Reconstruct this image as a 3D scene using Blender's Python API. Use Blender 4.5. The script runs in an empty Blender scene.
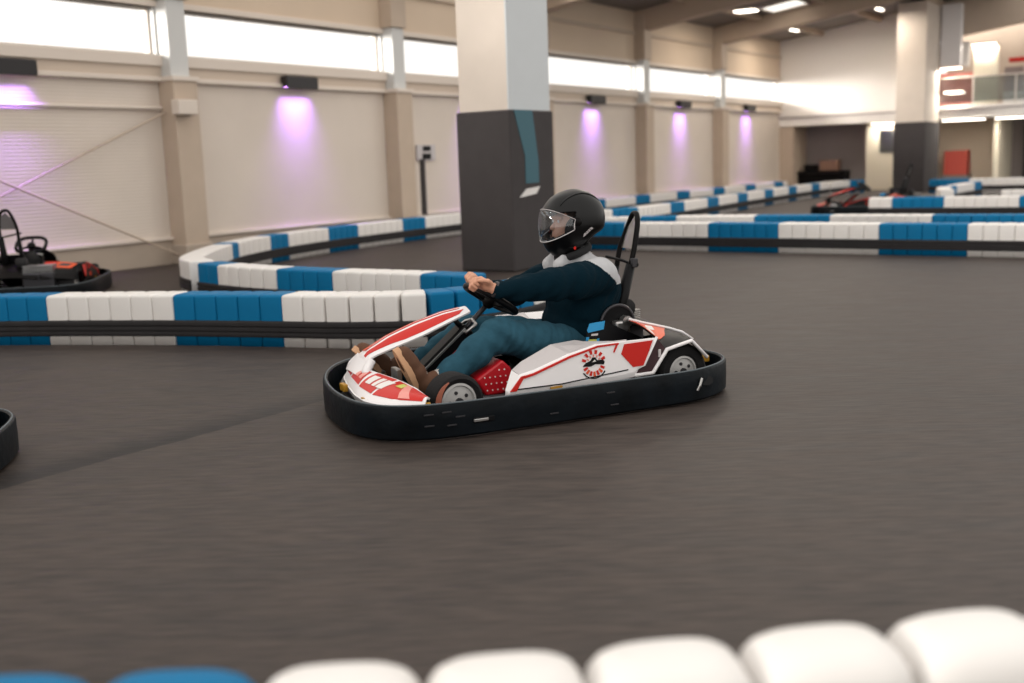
import bpy, bmesh, math, random
import numpy as np
from mathutils import Vector, Matrix
try:
    import openvdb as vdb
except ImportError:
    import pyopenvdb as vdb
random.seed(7)
SC = bpy.context.scene
COL = SC.collection
PI = math.pi
R = math.radians

# ------------------------------------------------------------------ materials
def lin(c):
    out = []
    for v in c[:3]:
        v = v/255.0
        out.append(v/12.92 if v <= .04045 else ((v+.055)/1.055)**2.4)
    return (out[0], out[1], out[2], 1.0)

def mat(name, c, rough=.5, metal=0.0, var=0.0, scale=20.0, bump=0.0, bscale=80.0, spec=.5, coat=0.0):
    m = bpy.data.materials.new(name); m.use_nodes = True
    nt = m.node_tree; b = nt.nodes['Principled BSDF']
    b.inputs['Base Color'].default_value = lin(c)
    b.inputs['Roughness'].default_value = rough
    b.inputs['Metallic'].default_value = metal
    b.inputs['Specular IOR Level'].default_value = spec
    b.inputs['Coat Weight'].default_value = coat
    if var > 0 or bump > 0:
        tc = nt.nodes.new('ShaderNodeTexCoord')
    if var > 0:
        n = nt.nodes.new('ShaderNodeTexNoise'); n.inputs['Scale'].default_value = scale; n.inputs['Detail'].default_value = 4
        nt.links.new(tc.outputs['Object'], n.inputs['Vector'])
        mr = nt.nodes.new('ShaderNodeMapRange'); mr.inputs['From Min'].default_value = .3; mr.inputs['From Max'].default_value = .7
        mr.inputs['To Min'].default_value = 1-var; mr.inputs['To Max'].default_value = 1+var
        nt.links.new(n.outputs['Fac'], mr.inputs['Value'])
        hs = nt.nodes.new('ShaderNodeHueSaturation'); hs.inputs['Color'].default_value = lin(c)
        nt.links.new(mr.outputs['Result'], hs.inputs['Value'])
        nt.links.new(hs.outputs['Color'], b.inputs['Base Color'])
    if bump > 0:
        n2 = nt.nodes.new('ShaderNodeTexNoise'); n2.inputs['Scale'].default_value = bscale; n2.inputs['Detail'].default_value = 3
        nt.links.new(tc.outputs['Object'], n2.inputs['Vector'])
        bp = nt.nodes.new('ShaderNodeBump'); bp.inputs['Strength'].default_value = bump; bp.inputs['Distance'].default_value = .01
        nt.links.new(n2.outputs['Fac'], bp.inputs['Height']); nt.links.new(bp.outputs['Normal'], b.inputs['Normal'])
    return m

def emis(name, c, s):
    m = bpy.data.materials.new(name); m.use_nodes = True
    b = m.node_tree.nodes['Principled BSDF']
    b.inputs['Base Color'].default_value = lin(c)
    b.inputs['Emission Color'].default_value = lin(c); b.inputs['Emission Strength'].default_value = s
    return m

def clear(name, tint, gloss=.08, rough=.03, fr=.6):
    m = bpy.data.materials.new(name); m.use_nodes = True
    nt = m.node_tree; nt.nodes.remove(nt.nodes['Principled BSDF'])
    out = [n for n in nt.nodes if n.type == 'OUTPUT_MATERIAL'][0]
    t = nt.nodes.new('ShaderNodeBsdfTransparent'); t.inputs['Color'].default_value = lin(tint)
    g = nt.nodes.new('ShaderNodeBsdfGlossy'); g.inputs['Roughness'].default_value = rough
    lw = nt.nodes.new('ShaderNodeLayerWeight'); lw.inputs['Blend'].default_value = .25
    ma = nt.nodes.new('ShaderNodeMath'); ma.operation = 'MULTIPLY_ADD'
    ma.inputs[1].default_value = fr; ma.inputs[2].default_value = gloss
    nt.links.new(lw.outputs['Fresnel'], ma.inputs[0])
    mx = nt.nodes.new('ShaderNodeMixShader')
    nt.links.new(ma.outputs[0], mx.inputs['Fac']); nt.links.new(t.outputs[0], mx.inputs[1]); nt.links.new(g.outputs[0], mx.inputs[2])
    nt.links.new(mx.outputs[0], out.inputs['Surface'])
    return m

M = dict(
    wall=mat('wall_cladding', (212, 200, 188), .6, var=.03, scale=1.2),
    wall_up=mat('wall_upper', (206, 186, 164), .7, var=.03, scale=1.0),
    plinth=mat('plinth_concrete', (178, 163, 148), .75, var=.06, scale=2.5),
    ledge=mat('ledge_paint', (216, 204, 192), .6),
    cornice=mat('cornice_paint', (196, 180, 164), .6),
    column=mat('column_paint', (186, 168, 150), .65, var=.04, scale=3),
    column_lit=mat('column_lit_grey', (200, 200, 198), .5),  # upper shafts by the windows: their light painted in as pale grey
    frame=mat('window_frame_metal', (198, 188, 178), .5),
    gable=mat('gable_plaster', (240, 234, 228), .7, var=.02, scale=1),
    band=mat('slab_edge', (232, 226, 220), .7),
    recess=mat('recess_grey', (146, 136, 134), .8, var=.04, scale=2),
    tan=mat('tan_panel', (214, 204, 184), .6),
    cream=mat('cream_wall', (236, 222, 200), .7),
    pillar=mat('pillar_beige', (206, 194, 182), .7, var=.03, scale=3),
    pillar_grey=mat('pillar_grey_face', (196, 200, 202), .6, var=.02, scale=3),
    wrap=mat('pillar_padding', (66, 62, 62), .8, var=.05, scale=6, spec=.2),
    teal=mat('teal_stripe', (48, 92, 104), .6),
    roof=mat('roof_metal', (120, 112, 106), .6),
    beam=mat('beam_beige', (188, 168, 148), .7, var=.03, scale=2),
    black=mat('black_plastic', (12, 12, 14), .42, spec=.14),
    rubber=mat('black_rubber', (34, 33, 34), .75, spec=.25, var=.1, scale=14),
    tyre=mat('tyre_rubber', (22, 21, 22), .8, spec=.25, bump=.2),
    belt=mat('conveyor_belt', (44, 42, 43), .6, var=.12, scale=9, spec=.2),
    blue=mat('blue_plastic', (0, 104, 150), .55, var=.05, scale=5, spec=.15),
    white=mat('white_plastic', (222, 218, 214), .5, var=.025, scale=5),
    bumper=mat('bumper_plastic', (9, 15, 20), .42, var=.5, scale=6, bump=.25, bscale=25, spec=.12),
    body_white=mat('body_white', (232, 228, 228), .35, spec=.4),
    body_grey=mat('body_light_grey', (190, 184, 184), .35),
    red=mat('body_red', (192, 28, 17), .4, spec=.3),
    orange=mat('body_orange', (214, 84, 44), .4, spec=.3),
    pink=mat('body_faded_pink', (222, 140, 130), .35),
    maroon=mat('body_maroon', (58, 34, 38), .35),
    dark=mat('body_charcoal', (14, 12, 12), .4, spec=.1),
    chrome=mat('steel', (180, 178, 176), .28, .9),
    worn=mat('scuffed_highlight_grey', (84, 92, 97), .6),  # scuffed rim grey with the rim highlight painted in
    tyre_arc=mat('orange_brown_band', (150, 84, 62), .6),
    rim=mat('wheel_rim_grey', (170, 168, 166), .4),
    metal=mat('dark_steel', (66, 65, 68), .4, .7),
    yellow=mat('yellow_mark', (176, 128, 30), .5),
    label_blue=mat('label_blue', (30, 138, 190), .5),
    label_yel=mat('label_yellow', (190, 190, 90), .5),
    tank=mat('tank_red', (190, 22, 34), .35),
    skin=mat('skin', (206, 150, 122), .5),
    hair=mat('hair', (40, 28, 22), .7),
    sweater=mat('sweater_navy_teal', (3, 27, 37), .95, bump=.35, bscale=60, spec=.1),
    yoke=mat('sweater_grey', (176, 176, 178), .85, bump=.3, bscale=60, spec=.2),
    jeans=mat('jeans_teal', (42, 78, 93), .9, var=.16, scale=14, bump=.5, bscale=35, spec=.12),
    shoe=mat('shoe_brown', (92, 64, 48), .7, var=.1, scale=20, spec=.2),
    sole=mat('shoe_sole_tan', (196, 152, 116), .7),
    sock=mat('sock_grey', (178, 172, 166), .85),
    helmet=mat('helmet_matt_black', (7, 7, 8), .33, spec=.28),
    helmet_in=mat('helmet_lining', (18, 18, 20), .9),
    visor=clear('visor_clear', (232, 236, 240), .05, .04, .35),
    mesh_film=clear('hoop_film', (190, 195, 195), .45, .3),
    glass=clear('window_glass', (252, 252, 252), .0, .03, .06),
    bal_glass=clear('balcony_glass', (205, 212, 214), .12, .08),
    lamp=emis('lamp_tube', (255, 244, 228), 6.0),
    lamp_black=mat('lamp_housing_black', (22, 20, 24), .5),
    purple=emis('purple_led', (150, 70, 255), .7),
    cardboard=mat('cardboard_brown', (130, 98, 82), .8),
    redbox=mat('red_box', (214, 92, 78), .6),
    sky_panel=emis('rooflight', (255, 250, 240), 1.3),
)
M['purple'] = emis('purple_led', (150, 70, 255), .7)

def wall_ribbed():
    m = M['wall']; nt = m.node_tree; b = nt.nodes['Principled BSDF']
    tc = nt.nodes.new('ShaderNodeTexCoord'); sp = nt.nodes.new('ShaderNodeSeparateXYZ')
    nt.links.new(tc.outputs['Object'], sp.inputs[0])
    w = nt.nodes.new('ShaderNodeMath'); w.operation = 'MULTIPLY'; w.inputs[1].default_value = 2*PI/.085
    nt.links.new(sp.outputs['Z'], w.inputs[0])
    s = nt.nodes.new('ShaderNodeMath'); s.operation = 'SINE'; nt.links.new(w.outputs[0], s.inputs[0])
    p = nt.nodes.new('ShaderNodeMath'); p.operation = 'POWER'; p.inputs[1].default_value = 6
    ab = nt.nodes.new('ShaderNodeMath'); ab.operation = 'ABSOLUTE'
    nt.links.new(s.outputs[0], ab.inputs[0]); nt.links.new(ab.outputs[0], p.inputs[0])
    bp = nt.nodes.new('ShaderNodeBump'); bp.inputs['Strength'].default_value = .35; bp.inputs['Distance'].default_value = .006
    nt.links.new(p.outputs[0], bp.inputs['Height']); nt.links.new(bp.outputs['Normal'], b.inputs['Normal'])
wall_ribbed()

def floor_mat():
    m = bpy.data.materials.new('track_floor'); m.use_nodes = True
    nt = m.node_tree; b = nt.nodes['Principled BSDF']; L = nt.links; N = nt.nodes.new
    tc = N('ShaderNodeTexCoord')
    def noise(scale, detail, sc=(1, 1, 1), rot=0):
        mp = N('ShaderNodeMapping'); mp.inputs['Scale'].default_value = sc; mp.inputs['Rotation'].default_value = (0, 0, rot)
        L.new(tc.outputs['Object'], mp.inputs['Vector'])
        n = N('ShaderNodeTexNoise'); n.inputs['Scale'].default_value = scale; n.inputs['Detail'].default_value = detail
        L.new(mp.outputs[0], n.inputs['Vector']); return n.outputs['Fac']
    def math_(op, a, bb):
        k = N('ShaderNodeMath'); k.operation = op
        for i, x in enumerate((a, bb)):
            if isinstance(x, (int, float)): k.inputs[i].default_value = x
            else: L.new(x, k.inputs[i])
        return k.outputs[0]
    big = noise(.35, 2); mid = noise(2.2, 4, (1, 3.5, 1), R(24)); fine = noise(20, 5, (.35, 1.7, 1), R(24))
    v = math_('ADD', math_('MULTIPLY', big, .25), math_('ADD', math_('MULTIPLY', mid, .6), math_('MULTIPLY', fine, .7)))
    # worn joint between two coats: a dark worn band fading away from one crisp edge
    sp = N('ShaderNodeSeparateXYZ'); L.new(tc.outputs['Object'], sp.inputs[0])
    nx, ny = .8104, -.5859
    d = math_('ADD', math_('MULTIPLY', sp.outputs['X'], nx), math_('MULTIPLY', sp.outputs['Y'], ny))
    d = math_('ADD', d, 2.0287*nx-4.0976*ny)
    d = math_('ADD', d, math_('MULTIPLY', math_('SUBTRACT', noise(1.5, 2), .5), .10))
    inside = math_('LESS_THAN', d, 0.0)
    fade = math_('MAXIMUM', math_('ADD', 1.0, math_('MULTIPLY', d, 3.2)), 0.0)
    near = math_('MAXIMUM', math_('SUBTRACT', 1.0, math_('MULTIPLY', math_('ABSOLUTE', math_('SUBTRACT', sp.outputs['Y'], 4.6), 0.0), .45)), 0.0)
    v2 = math_('SUBTRACT', v, math_('MULTIPLY', math_('MULTIPLY', inside, fade), math_('MULTIPLY', near, .42)))
    cr = N('ShaderNodeValToRGB')
    cr.color_ramp.elements[0].position = .42; cr.color_ramp.elements[0].color = lin((28, 24, 23))
    cr.color_ramp.elements[1].position = .95; cr.color_ramp.elements[1].color = lin((70, 61, 56))
    L.new(v2, cr.inputs['Fac']); L.new(cr.outputs['Color'], b.inputs['Base Color'])
    # small scuffs
    rg = N('ShaderNodeMapRange'); rg.inputs['To Min'].default_value = .45; rg.inputs['To Max'].default_value = .68
    L.new(mid, rg.inputs['Value']); L.new(rg.outputs[0], b.inputs['Roughness'])
    b.inputs['Specular IOR Level'].default_value = .22
    bp = N('ShaderNodeBump'); bp.inputs['Strength'].default_value = .3; bp.inputs['Distance'].default_value = .004
    L.new(fine, bp.inputs['Height']); L.new(bp.outputs['Normal'], b.inputs['Normal'])
    return m
M['floor'] = floor_mat()

# ------------------------------------------------------------------ helpers
def link(name, me, mt=None, parent=None, smooth=False):
    if mt is not None:
        for q in (mt if isinstance(mt, (list, tuple)) else [mt]): me.materials.append(q)
    o = bpy.data.objects.new(name, me); COL.objects.link(o)
    if parent is not None: o.parent = parent
    if smooth:
        for p in me.polygons: p.use_smooth = True
    return o

def tag(o, label=None, cat=None, group=None, kind=None):
    if label: o['label'] = label
    if cat: o['category'] = cat
    if group: o['group'] = group
    if kind: o['kind'] = kind
    return o

def empty(name, loc=(0, 0, 0), rz=0.0, parent=None):
    o = bpy.data.objects.new(name, None); COL.objects.link(o); o.location = loc; o.rotation_euler = (0, 0, rz)
    o.empty_display_size = .1
    if parent is not None: o.parent = parent
    return o

def pym(name, verts, faces, mt, parent=None, smooth=False, fix=True, mats=None):
    me = bpy.data.meshes.new(name); me.from_pydata([tuple(v) for v in verts], [], faces)
    if fix:
        bm = bmesh.new(); bm.from_mesh(me); bmesh.ops.recalc_face_normals(bm, faces=bm.faces); bm.to_mesh(me); bm.free()
    return link(name, me, mt, parent, smooth)

class MB:
    """collects several closed shapes of ONE object"""
    def __init__(s): s.v = []; s.f = []
    def add(s, v, f):
        n = len(s.v); s.v += [tuple(p) for p in v]; s.f += [tuple(i+n for i in q) for q in f]
    def box(s, x0, x1, y0, y1, z0, z1, bev=0.0, rot=None, org=None):
        if bev <= 0:
            v = [(x, y, z) for z in (z0, z1) for y in (y0, y1) for x in (x0, x1)]
            f = [(0, 2, 3, 1), (4, 5, 7, 6), (0, 1, 5, 4), (1, 3, 7, 5), (3, 2, 6, 7), (2, 0, 4, 6)]
        else:
            bm = bmesh.new()
            bmesh.ops.create_cube(bm, size=1.0)
            for q in bm.verts:
                q.co = Vector(((x0+x1)/2+q.co.x*(x1-x0), (y0+y1)/2+q.co.y*(y1-y0), (z0+z1)/2+q.co.z*(z1-z0)))
            bmesh.ops.bevel(bm, geom=bm.edges[:], offset=bev, segments=2, profile=.5, affect='EDGES')
            bm.verts.index_update()
            v = [tuple(q.co) for q in bm.verts]; f = [tuple(q.index for q in p.verts) for p in bm.faces]; bm.free()
        if rot is not None:
            og = Vector(org or (0, 0, 0)); v = [tuple(rot @ Vector(p) + og) for p in v]
        s.add(v, f); return s
    def tube(s, pts, r, n=10, closed=False, cap=True, flat=1.0):
        P = [Vector(p) for p in pts]; rr = r if isinstance(r, (list, tuple)) else [r]*len(P)
        v = []; f = []; up = None
        for i, p in enumerate(P):
            if closed: t = (P[(i+1) % len(P)]-P[i-1])
            else: t = (P[min(i+1, len(P)-1)]-P[max(i-1, 0)])
            t.normalize()
            if up is None:
                up = Vector((0, 0, 1)) if abs(t.z) < .9 else Vector((0, 1, 0))
            a = t.cross(up)
            if a.length < 1e-4: a = t.cross(Vector((0, 1, 0)))
            a.normalize(); bb = a.cross(t).normalized(); up = bb
            for k in range(n):
                q = 2*PI*k/n
                v.append(p+a*math.cos(q)*rr[i]+bb*math.sin(q)*rr[i]*flat)
        m = len(P)
        for i in range(m if closed else m-1):
            j = (i+1) % m
            for k in range(n):
                f.append((i*n+k, i*n+(k+1) % n, j*n+(k+1) % n, j*n+k))
        if cap and not closed:
            f.append(tuple(range(n-1, -1, -1))); f.append(tuple((m-1)*n+k for k in range(n)))
        s.add(v, f); return s
    def lathe(s, prof, mtx, n=32):
        """prof (r, h) around local z, placed with mtx"""
        v = []; f = []; rows = []
        for (r, h) in prof:
            if r < 1e-5:
                rows.append([len(v)]*n); v.append(mtx @ Vector((0, 0, h))); continue
            rows.append(list(range(len(v), len(v)+n)))
            for k in range(n):
                a = 2*PI*k/n; v.append(mtx @ Vector((r*math.cos(a), r*math.sin(a), h)))
        for A, B in zip(rows[:-1], rows[1:]):
            for k in range(n):
                q = [A[k], A[(k+1) % n], B[(k+1) % n], B[k]]
                q = [x for i, x in enumerate(q) if x not in q[:i]]
                if len(q) >= 3: f.append(tuple(q))
        if prof[0][0] > 1e-5 and prof[0] != prof[-1]: f.append(tuple(reversed(rows[0])))
        if prof[-1][0] > 1e-5 and prof[0] != prof[-1]: f.append(tuple(rows[-1]))
        s.add(v, f); return s
    def prism(s, poly, a, b, axis='y'):
        """polygon in the plane across `axis`, extruded from a to b"""
        n = len(poly)
        def pt(p, h):
            return (p[0], h, p[1]) if axis == 'y' else ((h, p[0], p[1]) if axis == 'x' else (p[0], p[1], h))
        v = [pt(p, a) for p in poly]+[pt(p, b) for p in poly]
        f = [tuple(range(n)), tuple(range(2*n-1, n-1, -1))]+[(i, (i+1) % n, n+(i+1) % n, n+i) for i in range(n)]
        s.add(v, f); return s
    def build(s, name, mt, parent=None, smooth=False, fix=True):
        return pym(name, s.v, s.f, mt, parent, smooth, fix)

def autosmooth(o, ang=35):
    me = o.data
    for p in me.polygons: p.use_smooth = True
    bm = bmesh.new(); bm.from_mesh(me)
    for e in bm.edges:
        if len(e.link_faces) == 2:
            e.smooth = e.calc_face_angle(0) < R(ang)
    bm.to_mesh(me); bm.free()
    return o

def catmull(P, seg=6, closed=False):
    P = [np.array(p, float) for p in P]; out = []; n = len(P)
    rng = range(n if closed else n-1)
    for i in rng:
        p0 = P[i-1] if (closed or i > 0) else 2*P[0]-P[1]
        p1 = P[i]; p2 = P[(i+1) % n]
        p3 = P[(i+2) % n] if (closed or i+2 < n) else 2*P[-1]-P[-2]
        for k in range(seg):
            t = k/seg
            out.append(.5*((2*p1)+(-p0+p2)*t+(2*p0-5*p1+4*p2-p3)*t*t+(-p0+3*p1-3*p2+p3)*t**3))
    if not closed: out.append(P[-1])
    return out

def children_of(o): return [c for c in COL.objects if c.parent == o]
def copy_tree(o, parent=None):
    c = o.copy(); COL.objects.link(c)
    if parent is not None: c.parent = parent
    for ch in children_of(o): copy_tree(ch, c)
    return c

# ------------------------------------------------------------------ hall frame: u runs along the long wall, v into the hall
TH = R(34.0)
U = np.array([math.sin(TH), math.cos(TH)]); V = np.array([math.cos(TH), -math.sin(TH)])
O0 = np.array([-5.024, 13.930])
RZ_U = R(56.0)                      # local x = u, local y = -v
def W(u, v, z=0.0):
    p = O0+U*u+V*v; return Vector((p[0], p[1], z))
HALL = Matrix.Translation(W(0, 0, 0)) @ Matrix.Rotation(RZ_U, 4, 'Z')
def hall(o):
    o.matrix_world = HALL; return o
def hbox(mb, u0, u1, v0, v1, z0, z1, bev=0):
    mb.box(u0, u1, -v1, -v0, z0, z1, bev); return mb
def hb(name, u0, u1, v0, v1, z0, z1, mt, bev=0, parent=None):
    cu, cv = (u0+u1)/2, (v0+v1)/2
    mb = MB(); mb.box(-(u1-u0)/2, (u1-u0)/2, -(v1-v0)/2, (v1-v0)/2, 0, z1-z0, bev)
    o = mb.build(name, mt, parent)
    if parent is None:
        o.location = W(cu, cv, z0); o.rotation_euler = (0, 0, RZ_U)
    else:
        o.location = (cu, -cv, z0)
    return o

UE = 24.2           # gable wall
SL = .14            # roof slope
def roofz(v): return 4.42+SL*v

# floor
fl = MB(); fl.box(-14, 34, -6, 44, -.12, 0)
f = fl.build('floor', M['floor']); tag(f, kind='structure')

# long wall ---------------------------------------------------------------
COLS = [1.05+4.55*k for k in range(-2, 5)]
def S(o): return tag(o, kind='structure')
S(hb('wall_left_plinth', -30, UE, -.25, .02, 0, .35, M['plinth']))
wl = hb('wall_left', -30, UE, -.25, 0, .35, 2.40, M['wall']); S(wl)
S(hb('wall_left_upper', -30, UE, -.25, 0, 3.36, 4.60, M['wall_up']))
S(hb('trim_1', -30, UE, 0, .06, .325, .365, M['ledge'], .006))
S(hb('trim_2', -30, UE, -.25, .07, 2.60, 2.74, M['ledge'], .008))
S(hb('trim_3', -30, UE, -.25, .03, 2.46, 2.60, M['cornice']))
S(hb('trim_4', -30, UE, -.25, .09, 2.40, 2.46, M['ledge'], .008))
S(hb('trim_5', -30, UE, 0, .05, 4.02, 4.10, M['column'], .008))
S(hb('trim_6', -30, UE, -.1, .04, 3.36, 3.44, M['ledge'], .008))
for i in range(len(COLS)):
    a = COLS[i]+.18
    b = (COLS[i+1]-.18) if i+1 < len(COLS) else UE
    root = empty('window_%d' % (i+1), W((a+b)/2, -.12, 2.74), RZ_U); S(root)
    L_ = (b-a)
    mb = MB()
    mb.box(-L_/2, L_/2, -.03, .03, 0, .035); mb.box(-L_/2, L_/2, -.03, .03, .585, .62)
    for k in (-L_/2, L_/2-.03): mb.box(k, k+.03, -.03, .03, .035, .585)
    mb.build('window_frame', M['frame'], root)
    MB().box(-L_/2+.03, L_/2-.03, -.006, .006, .035, .585).build('glass_pane', M['glass'], root)
    S(hb('wall_left_pier', a-.36, a, -.25, -.001, 2.74, 3.36, M['column_lit']))

# wall columns
for i, cu in enumerate(COLS):
    if cu < -5: continue
    root = empty('wall_column', W(cu, 0, 0), RZ_U); S(root)
    mb = MB(); mb.box(-.2, .2, -.3, 0, 0, 2.42, .012); mb.build('lower_shaft', M['column'], root)
    mb = MB(); mb.box(-.24, .24, -.34, 0, 0, .26, .01); mb.build('foot', M['plinth'], root)
    mb = MB(); mb.box(-.15, .15, -.22, 0, 2.42, 3.45, .008); mb.build('upper_shaft', M['column_lit'], root)  # narrower part at window height, window light put into its colour
    mb = MB(); mb.box(-.19, .19, -.26, 0, 3.45, 4.45, .01); mb.build('top_shaft', M['column'], root)
    mb = MB(); mb.box(-.22, .22, -.33, -.0, 2.40, 2.46, .006); mb.build('cap', M['ledge'], root)

# roof: slab, beams, purlins, lamps
def roof_piece(name, u0, u1, v0, v1, zb, th, mt, kind='structure'):
    mb = MB()
    pts = []
    for (uu, vv) in ((u0, v0), (u1, v0), (u1, v1), (u0, v1)):
        p = W(uu, vv, 0); pts.append((p.x, p.y, zb+SL*vv))
    v = pts+[(x, y, z+th) for x, y, z in pts]
    mb.add(v, [(0, 1, 2, 3), (7, 6, 5, 4), (0, 4, 5, 1), (1, 5, 6, 2), (2, 6, 7, 3), (3, 7, 4, 0)])
    o = mb.build(name, mt)
    if kind: tag(o, kind=kind)
    return o
roof_piece('ceiling', 9.0, UE+.3, -.25, 6.6, 4.55, .12, M['roof'])
S(hb('wall_left_sunblock', -30, COLS[0]+.18, -.25, 0, 2.74, 3.36, M['wall_up']))  # unseen windowless stretch, added to keep the low sun off the track
for cu in COLS[1:]:
    roof_piece('ceiling_beam', cu-.17, cu+.17, 0, 8.2, 4.08, .46, M['beam'])
for k, vv in enumerate((1.3, 3.0, 4.7, 6.4)):
    roof_piece('ceiling_purlin', 9.0, UE, vv-.05, vv+.05, 4.42, .13, M['beam'])

def ceiling_lamp(u, v, lu, lv, label, strength=6):
    root = empty('ceiling_lamp', W(u, v, (4.36 if v < 5 else 3.89)+SL*v), RZ_U)
    mb = MB(); mb.box(-lu/2-.03, lu/2+.03, -lv/2-.03, lv/2+.03, .01, .05, .006); mb.build('housing', M['frame'], root)
    mb = MB(); mb.box(-lu/2, lu/2, -lv/2, lv/2, -.015, .012, .004); mb.build('diffuser', M['lamp'], root)
    mb = MB(); mb.tube([(0, 0, .05), (0, 0, .19)], .012, 6); mb.build('bracket', M['metal'], root)
    tag(root, label, 'ceiling light', 'lamps under the roof')
ceiling_lamp(17.0, 1.75, .35, .5, 'rectangular ceiling light between the two roof beams nearest the pillar')
ceiling_lamp(21.6, 1.35, .5, .1, 'thin strip light in the roof bay beside the long window wall, before the gable')
ceiling_lamp(21.6, 3.67, .5, .1, 'thin strip light high under the roof near the far dark-footed pillar')
for uu, nm in ((5.6, 'added unseen fill lamp hanging from the beam behind the big pillar'), (10.15, 'added unseen fill lamp hanging from the beam just right of the big pillar'), (14.7, 'added unseen fill lamp hanging from the second beam right of the big pillar')):  # added above the frame to brighten the far hall
    ceiling_lamp(uu, 5.4, .25, 1.2, nm)
for o_ in [q for q in COL.objects if q.name.startswith('ceiling_lamp')]:
    ld = bpy.data.lights.new('lamp_light', 'AREA'); ld.shape = 'RECTANGLE'; ld.size = .4; ld.size_y = .5; ld.energy = 55; ld.color = (1, .9, .78)
    lo = bpy.data.objects.new('lamp_light', ld); COL.objects.link(lo); lo.parent = o_; lo.location = (0, 0, -.03)
ro = empty('smoke_fan', W(20.7, 2.3, 4.50), RZ_U)
MB().lathe([(.0, .0), (.16, 0), (.17, .02), (.17, .07), (.1, .09), (0, .09)], Matrix.Translation((0, 0, 0)), 20).build('housing', M['lamp_black'], ro)
MB().box(-.02, .02, -.16, .16, -.012, 0).box(-.16, .16, -.02, .02, -.012, 0).build('grille', M['metal'], ro)
ro.location.z = 4.44+SL*2.3
tag(ro, 'round dark vent on the ceiling between two strip lights near the gable', 'vent')
sk = empty('rooflight', W(18.4, 2.2, 4.545+SL*2.2), RZ_U); sk.rotation_euler = (-math.atan(SL), 0, RZ_U); tag(sk, 'square glowing skylight in the roof right of the rectangular lamp', 'skylight')
mb = MB(); mb.box(-.5, .5, -.45, .45, -.03, .0); mb.build('panel', M['sky_panel'], sk)
mb = MB()
for a in (-.55, .5): mb.box(a, a+.05, -.5, .5, -.06, .0)
for a in (-.5, .45): mb.box(-.5, .5, a, a+.05, -.06, 0)
mb.build('curb', M['frame'], sk)

# purple wall washers
LAMPU = [(-1.33, 'left edge'), (3.35, 'a'), (7.9, ''), (12.42, ''), (16.95, ''), (21.4, '')]
lamp_names = ['purple wall washer light over the far left bay above the parked kart',
              'purple wall washer light in the bay between the two columns left of the big pillar',
              'purple wall washer light on the stretch of wall behind the big pillar',
              'purple wall washer light in the first bay right of the big pillar, above the helmet',
              'purple wall washer light in the second bay right of the big pillar',
              'faint purple wall washer light in the last bay before the gable wall']
for (uu, _), lab in zip(LAMPU, lamp_names):
    root = empty('wall_washer', W(uu, .12, 2.47), RZ_U); tag(root, lab, 'wall light', 'purple wall washers under the windows')
    MB().box(-.32, .32, -.06, .06, 0, .10, .01).box(-.32, .32, -.072, -.058, -.085, .09, .004).box(-.33, -.315, -.07, .06, -.06, .09, .004).box(.315, .33, -.07, .06, -.06, .09, .004).build('housing', M['lamp_black'], root)
    MB().box(-.27, .27, -.035, .035, -.003, .001).build('led_strip', M['purple'], root)
    MB().box(-.05, .05, .06, .12, .02, .07).build('bracket', M['lamp_black'], root)
    ld = bpy.data.lights.new('purple_wash', 'AREA'); ld.shape = 'RECTANGLE'; ld.size = .58; ld.size_y = .08
    ld.color = (.42, .20, 1.0); ld.energy = 15; ld.spread = R(72)
    lo = bpy.data.objects.new('led_light', ld); COL.objects.link(lo); lo.parent = root
    lo.location = (0, 0, -.012); lo.rotation_euler = (R(7), 0, 0)

# pipe, braces, junction box, sign on the first bays
rt = empty('wall_bracing', W(0, 0, 0), RZ_U)
MB().tube([(-3.45, -.12, .25), (.83, -.12, 2.0)], .014, 8).build('rod', M['column'], rt)
MB().tube([(-3.45, -.16, 2.0), (.83, -.16, .12)], .014, 8).build('rod', M['column'], rt)
tag(rt, 'crossed steel bracing rods on the far left bay of the wall', 'bracing')
o = MB().tube([(-3.27, -.04, 2.06), (.84, -.04, 2.06)], .028, 8).build('conduit_pipe', M['ledge']); o.matrix_world = HALL
tag(o, 'thin light pipe running level along the far left bay of the wall', 'pipe')
o = hb('junction_box', .78, 1.10, .31, .46, 1.96, 2.15, M['ledge'], .012); tag(o, 'light box on the first column at the end of the level pipe', 'box')
sg = empty('wall_sign', W(6.45, .02, 1.28), RZ_U); tag(sg, 'small dark and white sign on the wall beside the column left of the pillar', 'sign')
MB().box(-.26, .26, -.02, .01, 0, .27, .005).build('board', M['body_grey'], sg)
MB().box(-.10, .12, -.026, -.02, .16, .25).box(-.12, .12, -.026, -.02, .02, .12).build('print', M['black'], sg)
o = MB().tube([(5.95, -.33, .36), (5.95, -.33, 1.3)], .05, 10).build('drain_pipe', M['wrap']); o.matrix_world = HALL
tag(o, 'short dark grey pipe beside the column left of the pillar', 'pipe')

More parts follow.
